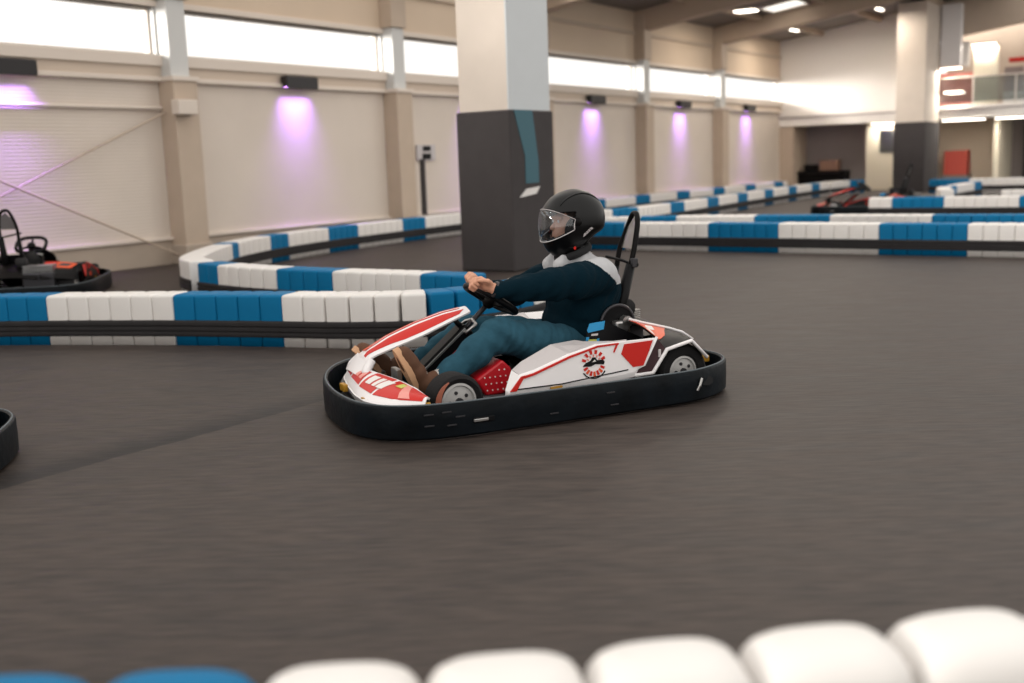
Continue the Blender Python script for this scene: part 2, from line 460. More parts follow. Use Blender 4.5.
# ------------------------------------------------------------------ free standing pillars
def pillar(cu, cv, du, dv, ztop, label, stripe):
    root = empty('concrete_pillar', W(cu, cv, 0), RZ_U)
    zr = roofz(cv)+.05
    MB().box(-du/2, du/2, -dv/2, dv/2, ztop-.3, zr, .015).build('shaft', M['pillar'], root)
    MB().box(-du/2-.03, du/2+.03, -dv/2-.03, dv/2+.03, 0, ztop, .02).build('padding', M['wrap'], root)
    if stripe:
        # the face looking down the hall towards +v is greyer than the others, with a teal stripe and a white mark
        MB().box(-du/2+.0, du/2-.0, -dv/2-.006, -dv/2+.01, ztop+.002, zr-.05).build('grey_face', M['pillar_grey'], root)
        y = -dv/2-.036
        b = MB(); b.prism([(-.37, ztop), (.00, ztop), (.10, ztop-.55), (.10, ztop-.80), (-.17, ztop-.80), (-.17, ztop-.5)], y, y+.012); b.build('painted_stripe', M['teal'], root)
        b = MB(); b.prism([(-.30, ztop-.95), (.04, ztop-.92), (.12, ztop-.84), (-.16, ztop-.86)], y, y+.012); b.build('white_mark', M['white'], root)
    tag(root, label, 'pillar')
    return root
pillar(1.16+.43, 5.34-.34, .84, .66, 1.76, 'big square pillar with dark grey padded foot right behind the driver', True)
pillar(22.39+.8, 4.73-.40, 1.6, .78, 1.90, 'far pillar with dark grey foot near the balcony', False)

# ------------------------------------------------------------------ gable end with balcony
S(hb('wall_back', UE, UE+.3, -.25, 4.35, 2.20, 4.55, M['gable']))
mb = MB()
pts = [(-.25, 4.5), (4.35, 4.5), (4.35, roofz(4.35)+.12), (-.25, 4.5)]
b = MB()
q0 = [(.25, 4.5), (-4.35, 4.5), (-4.35, roofz(4.35)+.15)]
b.prism(q0, UE, UE+.3, 'x'); o = b.build('wall_back_gable', M['gable']); o.matrix_world = HALL; S(o)
b = MB(); b.prism([(-4.35, 4.12), (-12, 4.12+SL*7.65), (-12, roofz(12)+.15), (-4.35, roofz(4.35)+.15)], UE, UE+.3, 'x')
o = b.build('wall_back_lintel', M['column']); o.matrix_world = HALL; S(o)
S(hb('floor_balcony', UE-.06, UE+5, -.1, 12, 1.98, 2.34, M['band']))
S(hb('trim_7', UE-.10, UE-.06, -.1, 12, 2.22, 2.26, M['recess']))
S(hb('wall_back_lower', UE+1.2, UE+1.4, -.25, 2.55, 0, 1.98, M['recess']))
S(hb('wall_back_side', UE-.02, UE+1.2, -.25, .45, 0, 1.98, M['column']))
S(hb('wall_back_panel', UE+.35, UE+.5, 2.55, 4.3, 0, 1.98, M['tan']))
S(hb('wall_back_cream', UE+2.6, UE+2.8, 2.55, 6.1, 0, 1.98, M['cream']))
S(hb('wall_back_rear', UE+3.6, UE+3.8, 6.0, 12, 0, 1.98, M['recess']))
S(hb('wall_back_return', UE+.6, UE+2.7, 6.05, 6.2, 0, 1.98, M['tan']))
S(hb('wall_back_upper_rear', UE+4.0, UE+4.2, 4.0, 12, 2.34, 6.2, M['column']))
S(hb('wall_back_upper_panel', UE+.6, UE+.75, 5.45, 6.1, 2.34, 3.98, M['tan']))
S(hb('wall_back_upper_dark', UE+1.6, UE+1.7, 6.1, 6.6, 2.34, 3.4, M['recess']))
d = hb('door_1', UE+3.5, UE+3.6, 6.4, 7.0, 0, 1.9, M['wrap']); S(d)
for k, (a, b_) in enumerate(((2.95, 3.35), (3.45, 4.05))):
    S(hb('window_%d' % (8+k), UE+.33, UE+.35, a, b_, 1.1, 1.75, M['bal_glass']))
# balcony glass, rail, duct, lamps
br = empty('balcony_railing', W(UE-.02, 5.0, 2.34), RZ_U); tag(br, 'glass balcony railing with pale top rail on the upper floor', 'railing')
MB().box(-.006, .006, -4.0, .55, .08, .75).build('glass_panel', M['bal_glass'], br)
MB().box(-.03, .03, -4.0, .55, .75, .79, .006).build('rail', M['ledge'], br)
for k in range(5): MB().box(-.02, .02, .5-k*1.1, .54-k*1.1, 0, .75).build('post', M['frame'], br)
du = hb('ventilation_duct', UE-.35, UE-.05, 4.76, 5.28, 3.42, roofz(5.0)-.02, M['body_white'], .01); tag(du, 'white rectangular duct hanging from the roof right of the far pillar', 'duct')
S(hb('wall_back_pale', UE+.25, UE+.3, 4.35, 5.4, 3.42, 4.1, M['white']))
S(hb('wall_back_pink', UE+.9, UE+.95, 4.35, 5.4, 2.34, 3.3, M['pink']))
S(hb('wall_back_steps', UE+1.5, UE+1.6, 6.9, 12, 2.34, 3.5, M['recess']))
rb = hb('red_bench', UE+1.0, UE+1.3, 6.3, 8.5, 3.5, 3.62, M['red'], .02); tag(rb, 'red strip of a bench on the upper floor behind the glass railing', 'bench')
wp = hb('white_counter', UE+.3, UE+.8, 6.3, 9.0, 2.34, 2.66, M['white'], .02); tag(wp, 'low white counter on the balcony floor at the picture edge', 'counter')
def strip(u, v0, v1, z, lab, grp='strip lights around the balcony'):
    root = empty('strip_light', W(u, (v0+v1)/2, z), RZ_U)
    h = (v1-v0)/2
    MB().box(-.04, .04, -h, h, .0, .03, .004).build('housing', M['frame'], root)
    MB().box(-.03, .03, -h+.01, h-.01, -.035, .001, .006).build('tube', M['lamp'], root)
    tag(root, lab, 'strip light', grp)
    ld = bpy.data.lights.new('tube_light', 'AREA'); ld.shape = 'RECTANGLE'; ld.size = .06; ld.size_y = 2*h; ld.energy = 22; ld.color = (1, .93, .82)
    lo = bpy.data.objects.new('tube_light', ld); COL.objects.link(lo); lo.parent = root; lo.location = (0, 0, -.045)
strip(UE+.15, 2.75, 3.9, 1.95, 'strip light under the balcony slab left of the far pillar')
strip(UE+.15, 4.75, 5.9, 1.95, 'strip light under the balcony slab just right of the far pillar')
strip(UE+.15, 6.15, 7.6, 1.95, 'strip light under the balcony slab at the right picture edge')
strip(UE-.4, 4.78, 5.35, 3.36, 'upper strip light hanging at the foot of the white duct')
strip(UE-.2, 4.85, 5.35, 2.72, 'strip light low in front of the glass right of the far pillar')
strip(UE+.5, 5.4, 6.05, 4.02, 'strip light on top of the tan panel on the upper floor')
# things in front of the end wall
o = hb('red_cabinet', UE+1.9, UE+2.4, 4.45, 5.1, .35, 1.08, M['redbox'], .02); tag(o, 'blurred red cabinet by the cream wall right of the far pillar', 'cabinet')
o2 = hb('cabinet_stand', UE+1.85, UE+2.45, 4.4, 5.15, 0, .35, M['recess'], .01); tag(o2, 'grey stand carrying the red cabinet', 'stand')
tb = empty('workbench', W(UE+.6, 1.2, 0), RZ_U); tag(tb, 'low dark workbench in the grey recess under the white gable', 'bench')
MB().box(-.3, .3, -.75, .75, .52, .60, .01).build('top', M['black'], tb)
for a in (-.27, .21):
    for c in (-.72, .66): MB().box(a, a+.06, c, c+.06, 0, .52).build('leg', M['black'], tb)
MB().box(-.25, .25, -.7, .7, .12, .50, .01).build('shelf_box', M['dark'], tb)
o = hb('cardboard_box', UE+.45, UE+.85, 1.1, 1.65, .60, .92, M['cardboard'], .01); tag(o, 'brown box standing on the dark workbench', 'box')
o = hb('tool_case', UE+.45, UE+.8, .62, .98, .60, .80, M['dark'], .02); tag(o, 'dark case standing on the workbench beside the brown box', 'case')

# ------------------------------------------------------------------ track barriers
PITCH = .165
def pad_mesh(name, w, d, h, mt, ex=8.0, dome=.5):
    """upright plastic pad with a rounded front and a domed top"""
    n = 28; prof = [(0.0, 1.0), (h*.5, 1.0)]+[(h-.11*dome*(1-math.sin(R(q))), 1-dome*(1-math.cos(R(q)))) for q in (0, 20, 40, 60, 75, 90)]
    v = []; f = []
    for (z, s) in prof:
        for k in range(n):
            a = 2*PI*k/n; c, s_ = math.cos(a), math.sin(a)
            e = 2/ex
            x = abs(c)**e*math.copysign(1, c)*w/2; y = abs(s_)**e*math.copysign(1, s_)*d/2
            ins = (1-s)*.11
            x = math.copysign(max(abs(x)-ins, 0), x); y = math.copysign(max(abs(y)-ins, 0), y)
            v.append((x, y, z))
    m = len(prof)
    for i in range(m-1):
        for k in range(n): f.append((i*n+k, i*n+(k+1) % n, (i+1)*n+(k+1) % n, (i+1)*n+k))
    v.append((0, 0, h+.001)); c0 = len(v)-1
    for k in range(n): f.append(((m-1)*n+k, (m-1)*n+(k+1) % n, c0))
    f.append(tuple(range(n-1, -1, -1)))
    me = bpy.data.meshes.new(name); me.from_pydata(v, [], f); me.materials.append(mt)
    for p in me.polygons: p.use_smooth = True
    return me
HB = .36
PADS = {c: pad_mesh('pad_'+c, PITCH*1.0, .25, HB, M[c], 13.0, .2) for c in ('blue', 'white')}

def resample(P, step=.02):
    P = np.array(P); d = np.r_[0, np.cumsum(np.hypot(*np.diff(P, axis=0).T))]
    s = np.arange(0, d[-1], step)
    return np.c_[np.interp(s, d, P[:, 0]), np.interp(s, d, P[:, 1])], s

# camera: eye height, focal length in pixels, downward pitch and slight roll
CAM_H = 1.2; FPX = 1080.0
PITCH_A = math.atan((341.5-162.0)*math.cos(R(2))/FPX); ROLL = R(2.0)
_fw = np.array([0, math.cos(PITCH_A), -math.sin(PITCH_A)]); _r0 = np.array([1., 0, 0]); _u0 = np.cross(_r0, _fw)
_rr = _r0*math.cos(ROLL)-_u0*math.sin(ROLL); _uu = _r0*math.sin(ROLL)+_u0*math.cos(ROLL)
ORD = ['first', 'second', 'third', 'fourth', 'fifth', 'sixth', 'seventh', 'eighth', 'ninth', 'tenth', 'eleventh', 'twelfth', 'thirteenth', 'fourteenth', 'fifteenth', 'sixteenth', 'seventeenth', 'eighteenth', 'nineteenth', 'twentieth']

def barrier(ctrl, segs, where, group, world=False, pads=PADS, pitch=PITCH, d=.25, h=HB, belts=True):
    """ctrl: (u,v) points of the centre line; segs: list of (arc0, arc1, colour)"""
    pts = catmull(ctrl, 14)
    if not world: pts = [O0+U*p[0]+V*p[1] for p in pts]
    P, s = resample(pts)
    if callable(segs):
        segs = segs(P, s)
    cnt = {}
    tot = {}
    for sg_ in segs: tot[sg_[2]] = tot.get(sg_[2], 0)+1
    for (a, b, c) in segs:
        L_ = b-a; n = max(1, round(L_/pitch)); st = L_/n
        cnt[c] = cnt.get(c, 0)+1
        i0 = min(len(s)-2, int((a+L_/2)/.02))
        x0, y0 = P[i0]
        root = empty('track_barrier', (x0, y0, 0), 0)
        lab = '%s %s block %s' % (ORD[cnt[c]-1], c, where)
        if tot[c] == 1: lab = 'only %s block %s' % (c, where)
        tag(root, lab, 'track barrier', group)
        for k in range(n):
            sa = a+(k+.5)*st
            i = min(len(s)-2, max(1, int(sa/.02)))
            t = P[min(i+3, len(P)-1)]-P[max(i-3, 0)]; ang = math.atan2(t[1], t[0])
            x = np.interp(sa, s, P[:, 0]); y = np.interp(sa, s, P[:, 1])
            o = bpy.data.objects.new('pad', pads[c]); COL.objects.link(o); o.parent = root
            o.location = (x-x0, y-y0, 0); o.rotation_euler = (0, 0, ang); o.scale = (st/pitch, 1, 1)
        if belts:
            # belt on both faces, three grooved bands
            sl = np.linspace(a, b, max(3, int(L_/.08)+1))
            for side in (-1, 1):
                prof = [(.0, .062), (.022, .066), (.026, .080), (.026, .092), (.017, .098), (.017, .103), (.026, .109), (.026, .128), (.017, .134), (.017, .139), (.026, .145), (.026, .165), (.022, .178), (.0, .182)]
                v = []; f = []
                for q in sl:
                    i = min(len(s)-2, max(1, int(q/.02)))
                    t = P[min(i+3, len(P)-1)]-P[max(i-3, 0)]; t = t/np.hypot(*t); nn = np.array([-t[1], t[0]])*side
                    x = np.interp(q, s, P[:, 0]); y = np.interp(q, s, P[:, 1])
                    for (e, z) in prof:
                        w = d/2-.012+e
                        v.append((x-x0+nn[0]*w, y-y0+nn[1]*w, z))
                m = len(prof)
                for i in range(len(sl)-1):
                    for k in range(m):
                        f.append((i*m+k, i*m+(k+1) % m, (i+1)*m+(k+1) % m, (i+1)*m+k))
                f.append(tuple(range(m-1, -1, -1))); f.append(tuple((len(sl)-1)*m+k for k in range(m)))
                pym('belt', v, f, M['belt'], root)

def cuts(first, *arcs):
    """alternating colours between given lengths along the row"""
    cc = ('blue', 'white') if first == 'blue' else ('white', 'blue')
    return [(a, b, cc[i % 2]) for i, (a, b) in enumerate(zip(arcs[:-1], arcs[1:]))]
def auto(first, wl_=1.16, bl=.8, start=None):
    def g(P, s):
        out = []; a = 0.0; c = first; st = start
        while a < s[-1]-.1:
            L_ = st if st else (wl_ if c == 'white' else bl); st = None
            b = min(a+L_, s[-1])
            if s[-1]-b < .25: b = s[-1]
            out.append((a, b, c)); a = b; c = 'white' if c == 'blue' else 'blue'
        return out
    return g

barrier([(-4.98, 3.1), (-4.62, 3.7), (-4.22, 4.4), (-3.95, 5.0), (-3.68, 5.7), (-3.46, 6.4), (-3.28, 7.0), (-3.02, 7.42), (-2.55, 7.64), (-1.98, 7.62), (-1.3, 7.38), (-.2, 6.95), (.3, 6.75)],
        cuts('blue', 0, 1.90, 2.92, 3.78, 4.76, 5.60, 6.50, 7.52, 7.86), 'from the left of the curved barrier behind the kart nose', 'barrier row curving behind the front of the kart')
barrier([(-2.02, 7.12), (-2.0, 6.5), (-2.02, 5.7), (-2.0, 4.95), (-1.93, 4.4), (-1.78, 3.78)],
        cuts('blue', 0, .48, 1.40, 2.06, 2.94, 3.34), 'from the pillar end of the row just behind the curved barrier', 'barrier row just behind the front row')
barrier([(-1.70, 3.60), (-1.42, 3.12), (-.92, 2.66), (-.32, 2.2), (.4, 1.72), (1.4, 1.30), (2.6, 1.02), (3.8, .86), (5, .76), (6.4, .7), (9, .7), (11, .68)],
        cuts('white', 0, 2.38, 2.68, 3.74, 4.24, 5.28, 6.04, 7.24, 7.88, 9.2, 9.9, 11.2, 11.9, 13.58), 'after the hairpin in the row curving along the wall', 'barrier row from hairpin along the wall')
barrier([(11.05, .68), (14, .62), (18, .6), (22.9, .6)], auto('blue', 1.45, .75, .5), 'in the wall-side row under the far purple lights', 'far barrier row along the wall')
# peninsula between the far lane and the near lane
barrier([(6.9, 3.05), (8.4, 3.25), (10.9, 3.1), (13.8, 2.85), (17.9, 2.55), (21.0, 2.45)], auto('white', 1.3, .72, .45), 'of the slanting middle row receding from the helmet', 'slanting middle barrier row')
barrier([(21.15, 2.45), (22.3, 2.7), (22.55, 3.1)], auto('white', 1.1, .8), 'in the short bend before the far pillar', 'barrier bend before the far pillar')
barrier([(21.75, 5.05), (21.75, 6.5), (21.75, 9.5)], auto('blue', 1.7, 1.0), 'in the cross row under the balcony', 'barrier row under the balcony')
barrier([(4.10, 4.0), (4.08, 5.0), (4.08, 6.3), (4.05, 8.5), (4.02, 10.6), (4.0, 12.2)],
        cuts('blue', 0, 1.24, 2.42, 3.34, 4.54, 5.50, 6.62, 7.5, 8.2), 'from the left of the long level row behind the roll hoop', 'long barrier row right of the driver')
barrier([(4.9, 3.9), (5.3, 4.6), (5.6, 5.6), (5.72, 7.5), (5.72, 9.5), (5.7, 12.0)],
        cuts('white', 0, .98, 1.52, 2.66, 3.70, 5.0, 6.1, 7.1, 8.24), 'from the left of the top strip behind the long level row', 'barrier row behind the long row')
barrier([(10.9, 6.5), (10.92, 7.6), (10.95, 9.0), (10.95, 11.3)], cuts('white', 0, .40, 1.26, 2.44, 3.3, 4.8), 'from the left of the row beside the far kart', 'barrier row beside the far kart')
barrier([(14.2, 7.1), (15.4, 6.75), (17, 6.65), (19.2, 6.7)], auto('white', 1.8, .7), 'in the receding row right of the far pillar', 'receding barrier row before the balcony')
barrier([(13.6, 8.2), (13.7, 9.2), (13.7, 11.5)], auto('white', 1.0, .8, .9), 'in the short row at the right edge below the balcony', 'cross row at the right edge')

# foreground barrier: taller block of wider pads
NP = .235
NPADS = {c: pad_mesh('near_pad_'+c, NP*.98, .17, .50, M[c], 4.4, .5) for c in ('blue', 'white')}
barrier([(-1.9, 1.475), (-1.0, 1.42), (-.4, 1.41), (0, 1.43), (.45, 1.485), (.8, 1.54), (1.4, 1.655), (2, 1.805)], [(1.524-5*NP, 1.524, 'blue'), (1.524, 1.524+6*NP, 'white')],
        'of the nearest barrier along the lower edge', 'nearest barrier along the lower edge', world=True, pads=NPADS, pitch=NP, d=.17, h=.5)

# ------------------------------------------------------------------ go-kart (x forward, y to the driver's left, z up)
def Fsurf(name, fn, s0, s1, t0, t1, ns, nt, mt, parent, th=.006, off=0.0):
    """thick curved sheet fn(s,t)->(x,y,z)"""
    g = [[Vector(fn(s0+(s1-s0)*i/ns, t0+(t1-t0)*j/nt)) for j in range(nt+1)] for i in range(ns+1)]
    def nrm(i, j):
        a = g[min(i+1, ns)][j]-g[max(i-1, 0)][j]; b = g[i][min(j+1, nt)]-g[i][max(j-1, 0)]
        n = a.cross(b)
        n = n.normalized() if n.length > 1e-9 else Vector((0, 0, 1))
        return n if n.z >= 0 else -n
    top = [[g[i][j]+nrm(i, j)*off for j in range(nt+1)] for i in range(ns+1)]
    bot = [[top[i][j]-nrm(i, j)*th for j in range(nt+1)] for i in range(ns+1)]
    v = [p for r in top for p in r]+[p for r in bot for p in r]; K_ = (ns+1)*(nt+1); f = []
    ix = lambda i, j: i*(nt+1)+j
    for i in range(ns):
        for j in range(nt):
            q = (ix(i, j), ix(i, j+1), ix(i+1, j+1), ix(i+1, j)); f.append(q); f.append(tuple(K_+k for k in reversed(q)))
    for i in range(ns):
        for j in (0, nt):
            f.append((ix(i, j), ix(i+1, j), K_+ix(i+1, j), K_+ix(i, j)))
    for j in range(nt):
        for i in (0, ns):
            f.append((ix(i, j), ix(i, j+1), K_+ix(i, j+1), K_+ix(i, j)))
    return autosmooth(pym(name, v, f, mt, parent), 40)

def decal(name, fn, quad, mt, parent, n=5, off=.0022, th=.0018):
    """quad: four (s,t) corners mapped onto the curved sheet"""
    a, b, c, d = [np.array(q, float) for q in quad]
    def g(p, q):
        st = (a*(1-p)+b*p)*(1-q)+(d*(1-p)+c*p)*q
        return fn(st[0], st[1])
    return Fsurf(name, g, 0, 1, 0, 1, n, n, mt, parent, th, off)

def make_kart():
    k = empty('go_kart', (0, 0, 0))
    # ---- bumper ring
    half_near = [(-.93, 0), (-.94, .25), (-.93, .42), (-.86, .545), (-.72, .645), (-.55, .70), (-.30, .712), (.1, .722), (.45, .728), (.70, .72), (.84, .69), (.96, .62), (1.035, .50), (1.065, .36), (1.07, .15), (1.045, -.08)]
    half_far = [(1.0, -.26), (.945, -.40), (.865, -.53), (.76, -.63), (.62, -.69), (.4, -.71), (0, -.71), (-.4, -.71), (-.66, -.66), (-.84, -.56), (-.92, -.42), (-.93, -.2)]
    P = catmull(half_near+half_far, 5, closed=True)
    prof = [(0, .020), (.002, .090), (0, .156), (-.004, .165), (-.010, .168), (-.018, .168), (-.024, .163), (-.026, .10), (-.040, .022), (-.030, .010), (-.010, .010)]
    v = []; f = []; n = len(P); m = len(prof)
    for i in range(n):
        t = P[(i+1) % n]-P[i-1]; t = t/np.hypot(*t); nn = np.array([t[1], -t[0]])
        c = P[i]
        if np.dot(nn, c-np.array([.05, 0])) < 0: nn = -nn
        for (e, z) in prof: v.append((c[0]+nn[0]*(e+.014), c[1]+nn[1]*(e+.006), z))
    for i in range(n):
        j = (i+1) % n
        for q in range(m): f.append((i*m+q, i*m+(q+1) % m, j*m+(q+1) % m, j*m+q))
    bump = pym('bumper', v, f, M['bumper'], k); autosmooth(bump, 40)
    def at_ring(idx_x, side=1):
        best = min((p for p in P if p[1]*side > 0), key=lambda p: abs(p[0]-idx_x)); return best
    for (x, z) in ((.80, .125), (.72, .130), (.66, .105), (.80, .075), (.70, .070), (.56, .080), (-.10, .12), (-.12, .06), (.2, .06)):
        y = at_ring(x)[1]
        y += .004
        MB().box(x-.022, x+.022, y-.002, y+.008, z-.003, z+.003, .001).build('slot', M['metal'], bump)
    MB().box(.50, .60, .728, .741, .066, .092, .004).build('slot', M['black'], bump)
    MB().box(.53, .60, .736, .744, .072, .086, .003).build('bracket', M['chrome'], bump)
    y = at_ring(-.66)[1]
    b = MB(); b.lathe([(0, -.01), (.028, -.01), (.028, .003), (0, .003)], Matrix.Translation((-.665, y+.004, .105)) @ Matrix.Rotation(R(-62), 4, 'X') @ Matrix.Scale(1.5, 4, (1, 0, 0)), 16)
    b.build('slot', M['black'], bump)
    b = MB(); b.tube([(-.60, y+.028, .066), (-.61, y+.034, .09), (-.625, y+.03, .125)], .007, 8); b.build('bracket', M['chrome'], bump)
    MB().tube([(p[0]*1.0, p[1]*1.0, .1675) for p in P], .0045, 6, closed=True).build('worn_highlight_edge', M['worn'], bump, True)  # scuffed top rim, its highlight put in as a paler tube
    # inner hoop behind the front bumper and yellow brackets
    MB().tube([(.62, .60, .11), (.82, .58, .11), (.93, .46, .11), (.96, .25, .11), (.95, 0, .11), (.92, -.25, .11), (.84, -.45, .11), (.70, -.56, .11)], .016, 8).build('front_tube', M['metal'], k, True)
    MB().tube([(-.62, .52, .12), (-.80, .46, .12), (-.86, .35, .12), (-.87, 0, .12), (-.86, -.35, .12), (-.80, -.46, .12), (-.62, -.52, .12)], .016, 8).build('rear_tube', M['metal'], k, True)
    for (x, y, a) in ((.985, .02, 0), (.985, .40, .2), (.80, .640, 1.2)):
        MB().box(-.012, .012, -.035, .035, .13, .166, .004, Matrix.Rotation(a, 3, 'Z'), (x, y, 0)).build('bumper_clip', M['yellow'], k)
    MB().box(-.885, -.84, .35, .39, .13, .166, .006).build('bumper_clip', M['yellow'], k)
    # ---- chassis
    mb = MB()
    for s in (-1, 1):
        mb.tube([(.86, s*.22, .075), (.45, s*.30, .07), (.1, s*.34, .07), (-.35, s*.33, .07), (-.8, s*.32, .10)], .016, 8)
        mb.tube([(.55, s*.50, .08), (.2, s*.56, .08), (-.35, s*.56, .08)], .014, 8)
    for x in (.6, .15, -.3, -.75): mb.tube([(x, -.5, .075), (x, .5, .075)], .014, 8)
    mb.build('chassis_frame', M['metal'], k, True)
    MB().box(-.35, .84, -.29, .29, .045, .056, .003).build('floor_tray', M['dark'], k)
    # side rails between the wheels, dark
    for s in (-1, 1):
        MB().box(-.45, .45, s*.60-.05, s*.60+.05, .09, .135, .01).build('side_rail', M['black'], k)
    # ---- wheels
    def wheel(x, y, r, w, s, rimr, steer=0.0):
        root = MB()
        mtx = Matrix.Translation((x, y, r)) @ Matrix.Rotation(steer, 4, 'Z') @ Matrix.Rotation(R(-90*s), 4, 'X')
        root.lathe([(0, w/2-.004), (rimr*.45, w/2-.006), (rimr*.82, w/2-.012), (rimr*.88, w/2-.002), (rimr, w/2-.006), (rimr, -w/2+.01), (rimr*.8, -w/2+.01), (0, -w/2+.03)], mtx, 40)
        wh = root.build('wheel', M['rim'], k); autosmooth(wh, 30)
        t = MB()
        t.lathe([(rimr, w/2-.006), (rimr*1.12, w/2+.001), (r*.86, w/2+.004), (r*.965, w/2-.008), (r, w/2-.022), (r, -w/2+.022), (r*.965, -w/2+.008), (r*.86, -w/2-.004), (rimr*1.1, -w/2), (rimr, -w/2+.01), (rimr, w/2-.006)], mtx, 48)
        autosmooth(t.build('tyre', M['tyre'], wh), 30)
        h = MB()
        h.lathe([(0, w/2+.006), (rimr*.22, w/2+.004), (rimr*.26, w/2-.022), (0, w/2-.022)], mtx, 20)
        for q in range(5):
            a = q*2*PI/5
            h.lathe([(0, w/2-.004), (.009, w/2-.004), (.009, w/2-.030), (0, w/2-.030)], mtx @ Matrix.Translation((math.cos(a)*rimr*.52, math.sin(a)*rimr*.52, 0)), 8)
        h.build('hub', M['metal'], wh)
        if s > 0 and x > 0:
            g = MB(); vv = []; ff = []; m_ = 16
            for i in range(m_+1):
                a = R(-62+i*124/m_); wd_ = math.cos(a*1.40)
                for (q, e) in ((.86-.12*max(wd_, 0), .0065), (.88+.07*max(wd_, 0), .0035), (.88+.07*max(wd_, 0), -.001), (.86-.12*max(wd_, 0), -.001)):
                    vv.append(mtx @ Vector((r*q*math.cos(a), -r*q*math.sin(a), w/2+e)))
            for i in range(m_):
                for q in range(4): ff.append((4*i+q, 4*i+(q+1) % 4, 4*i+4+(q+1) % 4, 4*i+4+q))
            ff += [(3, 2, 1, 0), tuple(4*m_+q for q in range(4))]
            g.add(vv, ff); g.build('sidewall_arc', M['tyre_arc'], wh)  # orange-brown arc on the tyre sidewall
        return wh
    wheel(.60, .50, .128, .13, 1, .088, R(4)); wheel(.60, -.50, .128, .13, -1, .088, R(4))
    wheel(-.60, .485, .14, .19, 1, .078); wheel(-.60, -.485, .14, .19, -1, .078)
    MB().tube([(-.6, -.45, .14), (-.6, .45, .14)], .02, 10).build('rear_axle', M['metal'], k, True)
    for s in (-1, 1):
        MB().tube([(.60, s*.20, .12), (.60, s*.45, .128)], .018, 8).tube([(.60, s*.36, .06), (.60, s*.36, .19)], .014, 8).build('steering_knuckle', M['metal'], k, True)
    MB().tube([(.48, -.38, .13), (.44, 0, .12), (.48, .38, .13)], .009, 8).build('tie_rod', M['chrome'], k, True)
    # orange-brown arc on the near front tyre sidewall is built with the wheel
    # ---- nose body
    fe = [(-1, (.64, -.655, .155)), (-.82, (.77, -.50, .158)), (-.6, (.86, -.34, .16)), (-.35, (.93, -.17, .16)), (0, (.97, .05, .16)), (.35, (1.0, .27, .16)), (.65, (1.0, .44, .16)), (.85, (.93, .585, .157)), (1, (.80, .665, .155))]
    re_ = [(-1, (.62, -.60, .185)), (-.82, (.74, -.40, .20)), (-.6, (.80, -.28, .215)), (-.35, (.86, -.16, .235)), (0, (.885, .0, .245)), (.35, (.87, .14, .235)), (.65, (.80, .32, .215)), (.85, (.77, .48, .20)), (1, (.76, .63, .178))]
    def lerp_tab(T, s):
        for (a, p), (b, q) in zip(T[:-1], T[1:]):
            if s <= b+1e-9:
                w = (s-a)/(b-a); return np.array(p)*(1-w)+np.array(q)*w
        return np.array(T[-1][1])
    def nose(s, t):
        a = lerp_tab(fe, s); b = lerp_tab(re_, s); p = a*(1-t)+b*t
        p[2] += .022*math.sin(PI*min(max(t, 0), 1)**.8)
        return p
    nz = Fsurf('nose_body', nose, -1, 1, 0, 1, 26, 8, M['body_white'], k, .008)
    # hanging lip in front
    def lip(s, t):
        a = lerp_tab(fe, s); return np.array([a[0]-.012*t, a[1]*(1-.012*t), a[2]-.0-.035*t])
    Fsurf('nose_lip', lip, -1, 1, 0, 1, 26, 2, M['body_white'], nz, .006)
    D = lambda q, m_: decal('red_patch' if m_ is M['red'] else 'band', nose, q, m_, nz, 6)
    D([(.66, .16), (.985, .16), (.985, .9), (.68, .94)], M['red'])
    D([(.36, .20), (.63, .17), (.65, .95), (.42, .95)], M['red'])
    D([(.0, .24), (.32, .22), (.36, .88), (.08, .88)], M['red'])
    D([(-.34, .25), (-.05, .25), (-.03, .85), (-.24, .85)], M['red'])
    D([(-.95, .2), (-.4, .2), (-.36, .9), (-.9, .9)], M['red'])
    D2 = lambda q, m_, nm='stripe': decal(nm, nose, q, m_, nz, 4, .0045, .0018)
    D2([(.86, .2), (.92, .2), (.84, .9), (.78, .9)], M['pink'])
    for (a, b_) in ((.42, .50), (.53, .58), (.60, .68)): D2([(a, .36), (b_, .36), (b_+.02, .76), (a+.02, .76)], M['white'], 'lettering')
    for (a, b_) in ((.10, .18), (.22, .30)): D2([(a, .40), (b_, .40), (b_+.04, .72), (a+.04, .72)], M['pink'], 'lettering')
    D2([(.74, .62), (.80, .60), (.80, .84), (.75, .86)], M['label_yel'], 'lettering')
    # ---- tall front panel with neck
    st = [(0, .328, .070, .468, .488), (.22, .455, .100, .430, .470), (.48, .60, .122, .382, .430), (.72, .745, .112, .336, .377), (.9, .865, .088, .292, .312), (1, .905, .075, .245, .252)]
    def panel(s, t):
        for A, B in zip(st[:-1], st[1:]):
            if s <= B[0]+1e-9:
                w = (s-A[0])/(B[0]-A[0]); x, hw, ze, zr = [A[i]*(1-w)+B[i]*w for i in (1, 2, 3, 4)]; break
        return (x-.03*(1-abs(t))*0, hw*t, zr+(ze-zr)*abs(t)**1.6)
    fp = Fsurf('front_panel', panel, 0, 1, -1, 1, 22, 12, M['body_white'], k, .010)
    def ps(q, m_, nm='red_stripe'): decal(nm, panel, q, m_, fp, 8)
    ps([(.04, .50), (.30, .34), (.30, .84), (.10, .80)], M['red']); ps([(.30, .34), (.62, .28), (.62, .84), (.30, .84)], M['red']); ps([(.62, .28), (.93, .30), (.93, .60), (.62, .84)], M['red'])
    ps([(.06, .18), (.5, .02), (.5, .12), (.08, .26)], M['red']); ps([(.5, .02), (.9, .02), (.9, .08), (.5, .12)], M['red'])
    ps([(.05, -.30), (.4, -.62), (.4, -.18), (.06, -.08)], M['orange']); ps([(.4, -.62), (.9, -.5), (.9, -.14), (.4, -.18)], M['orange'])
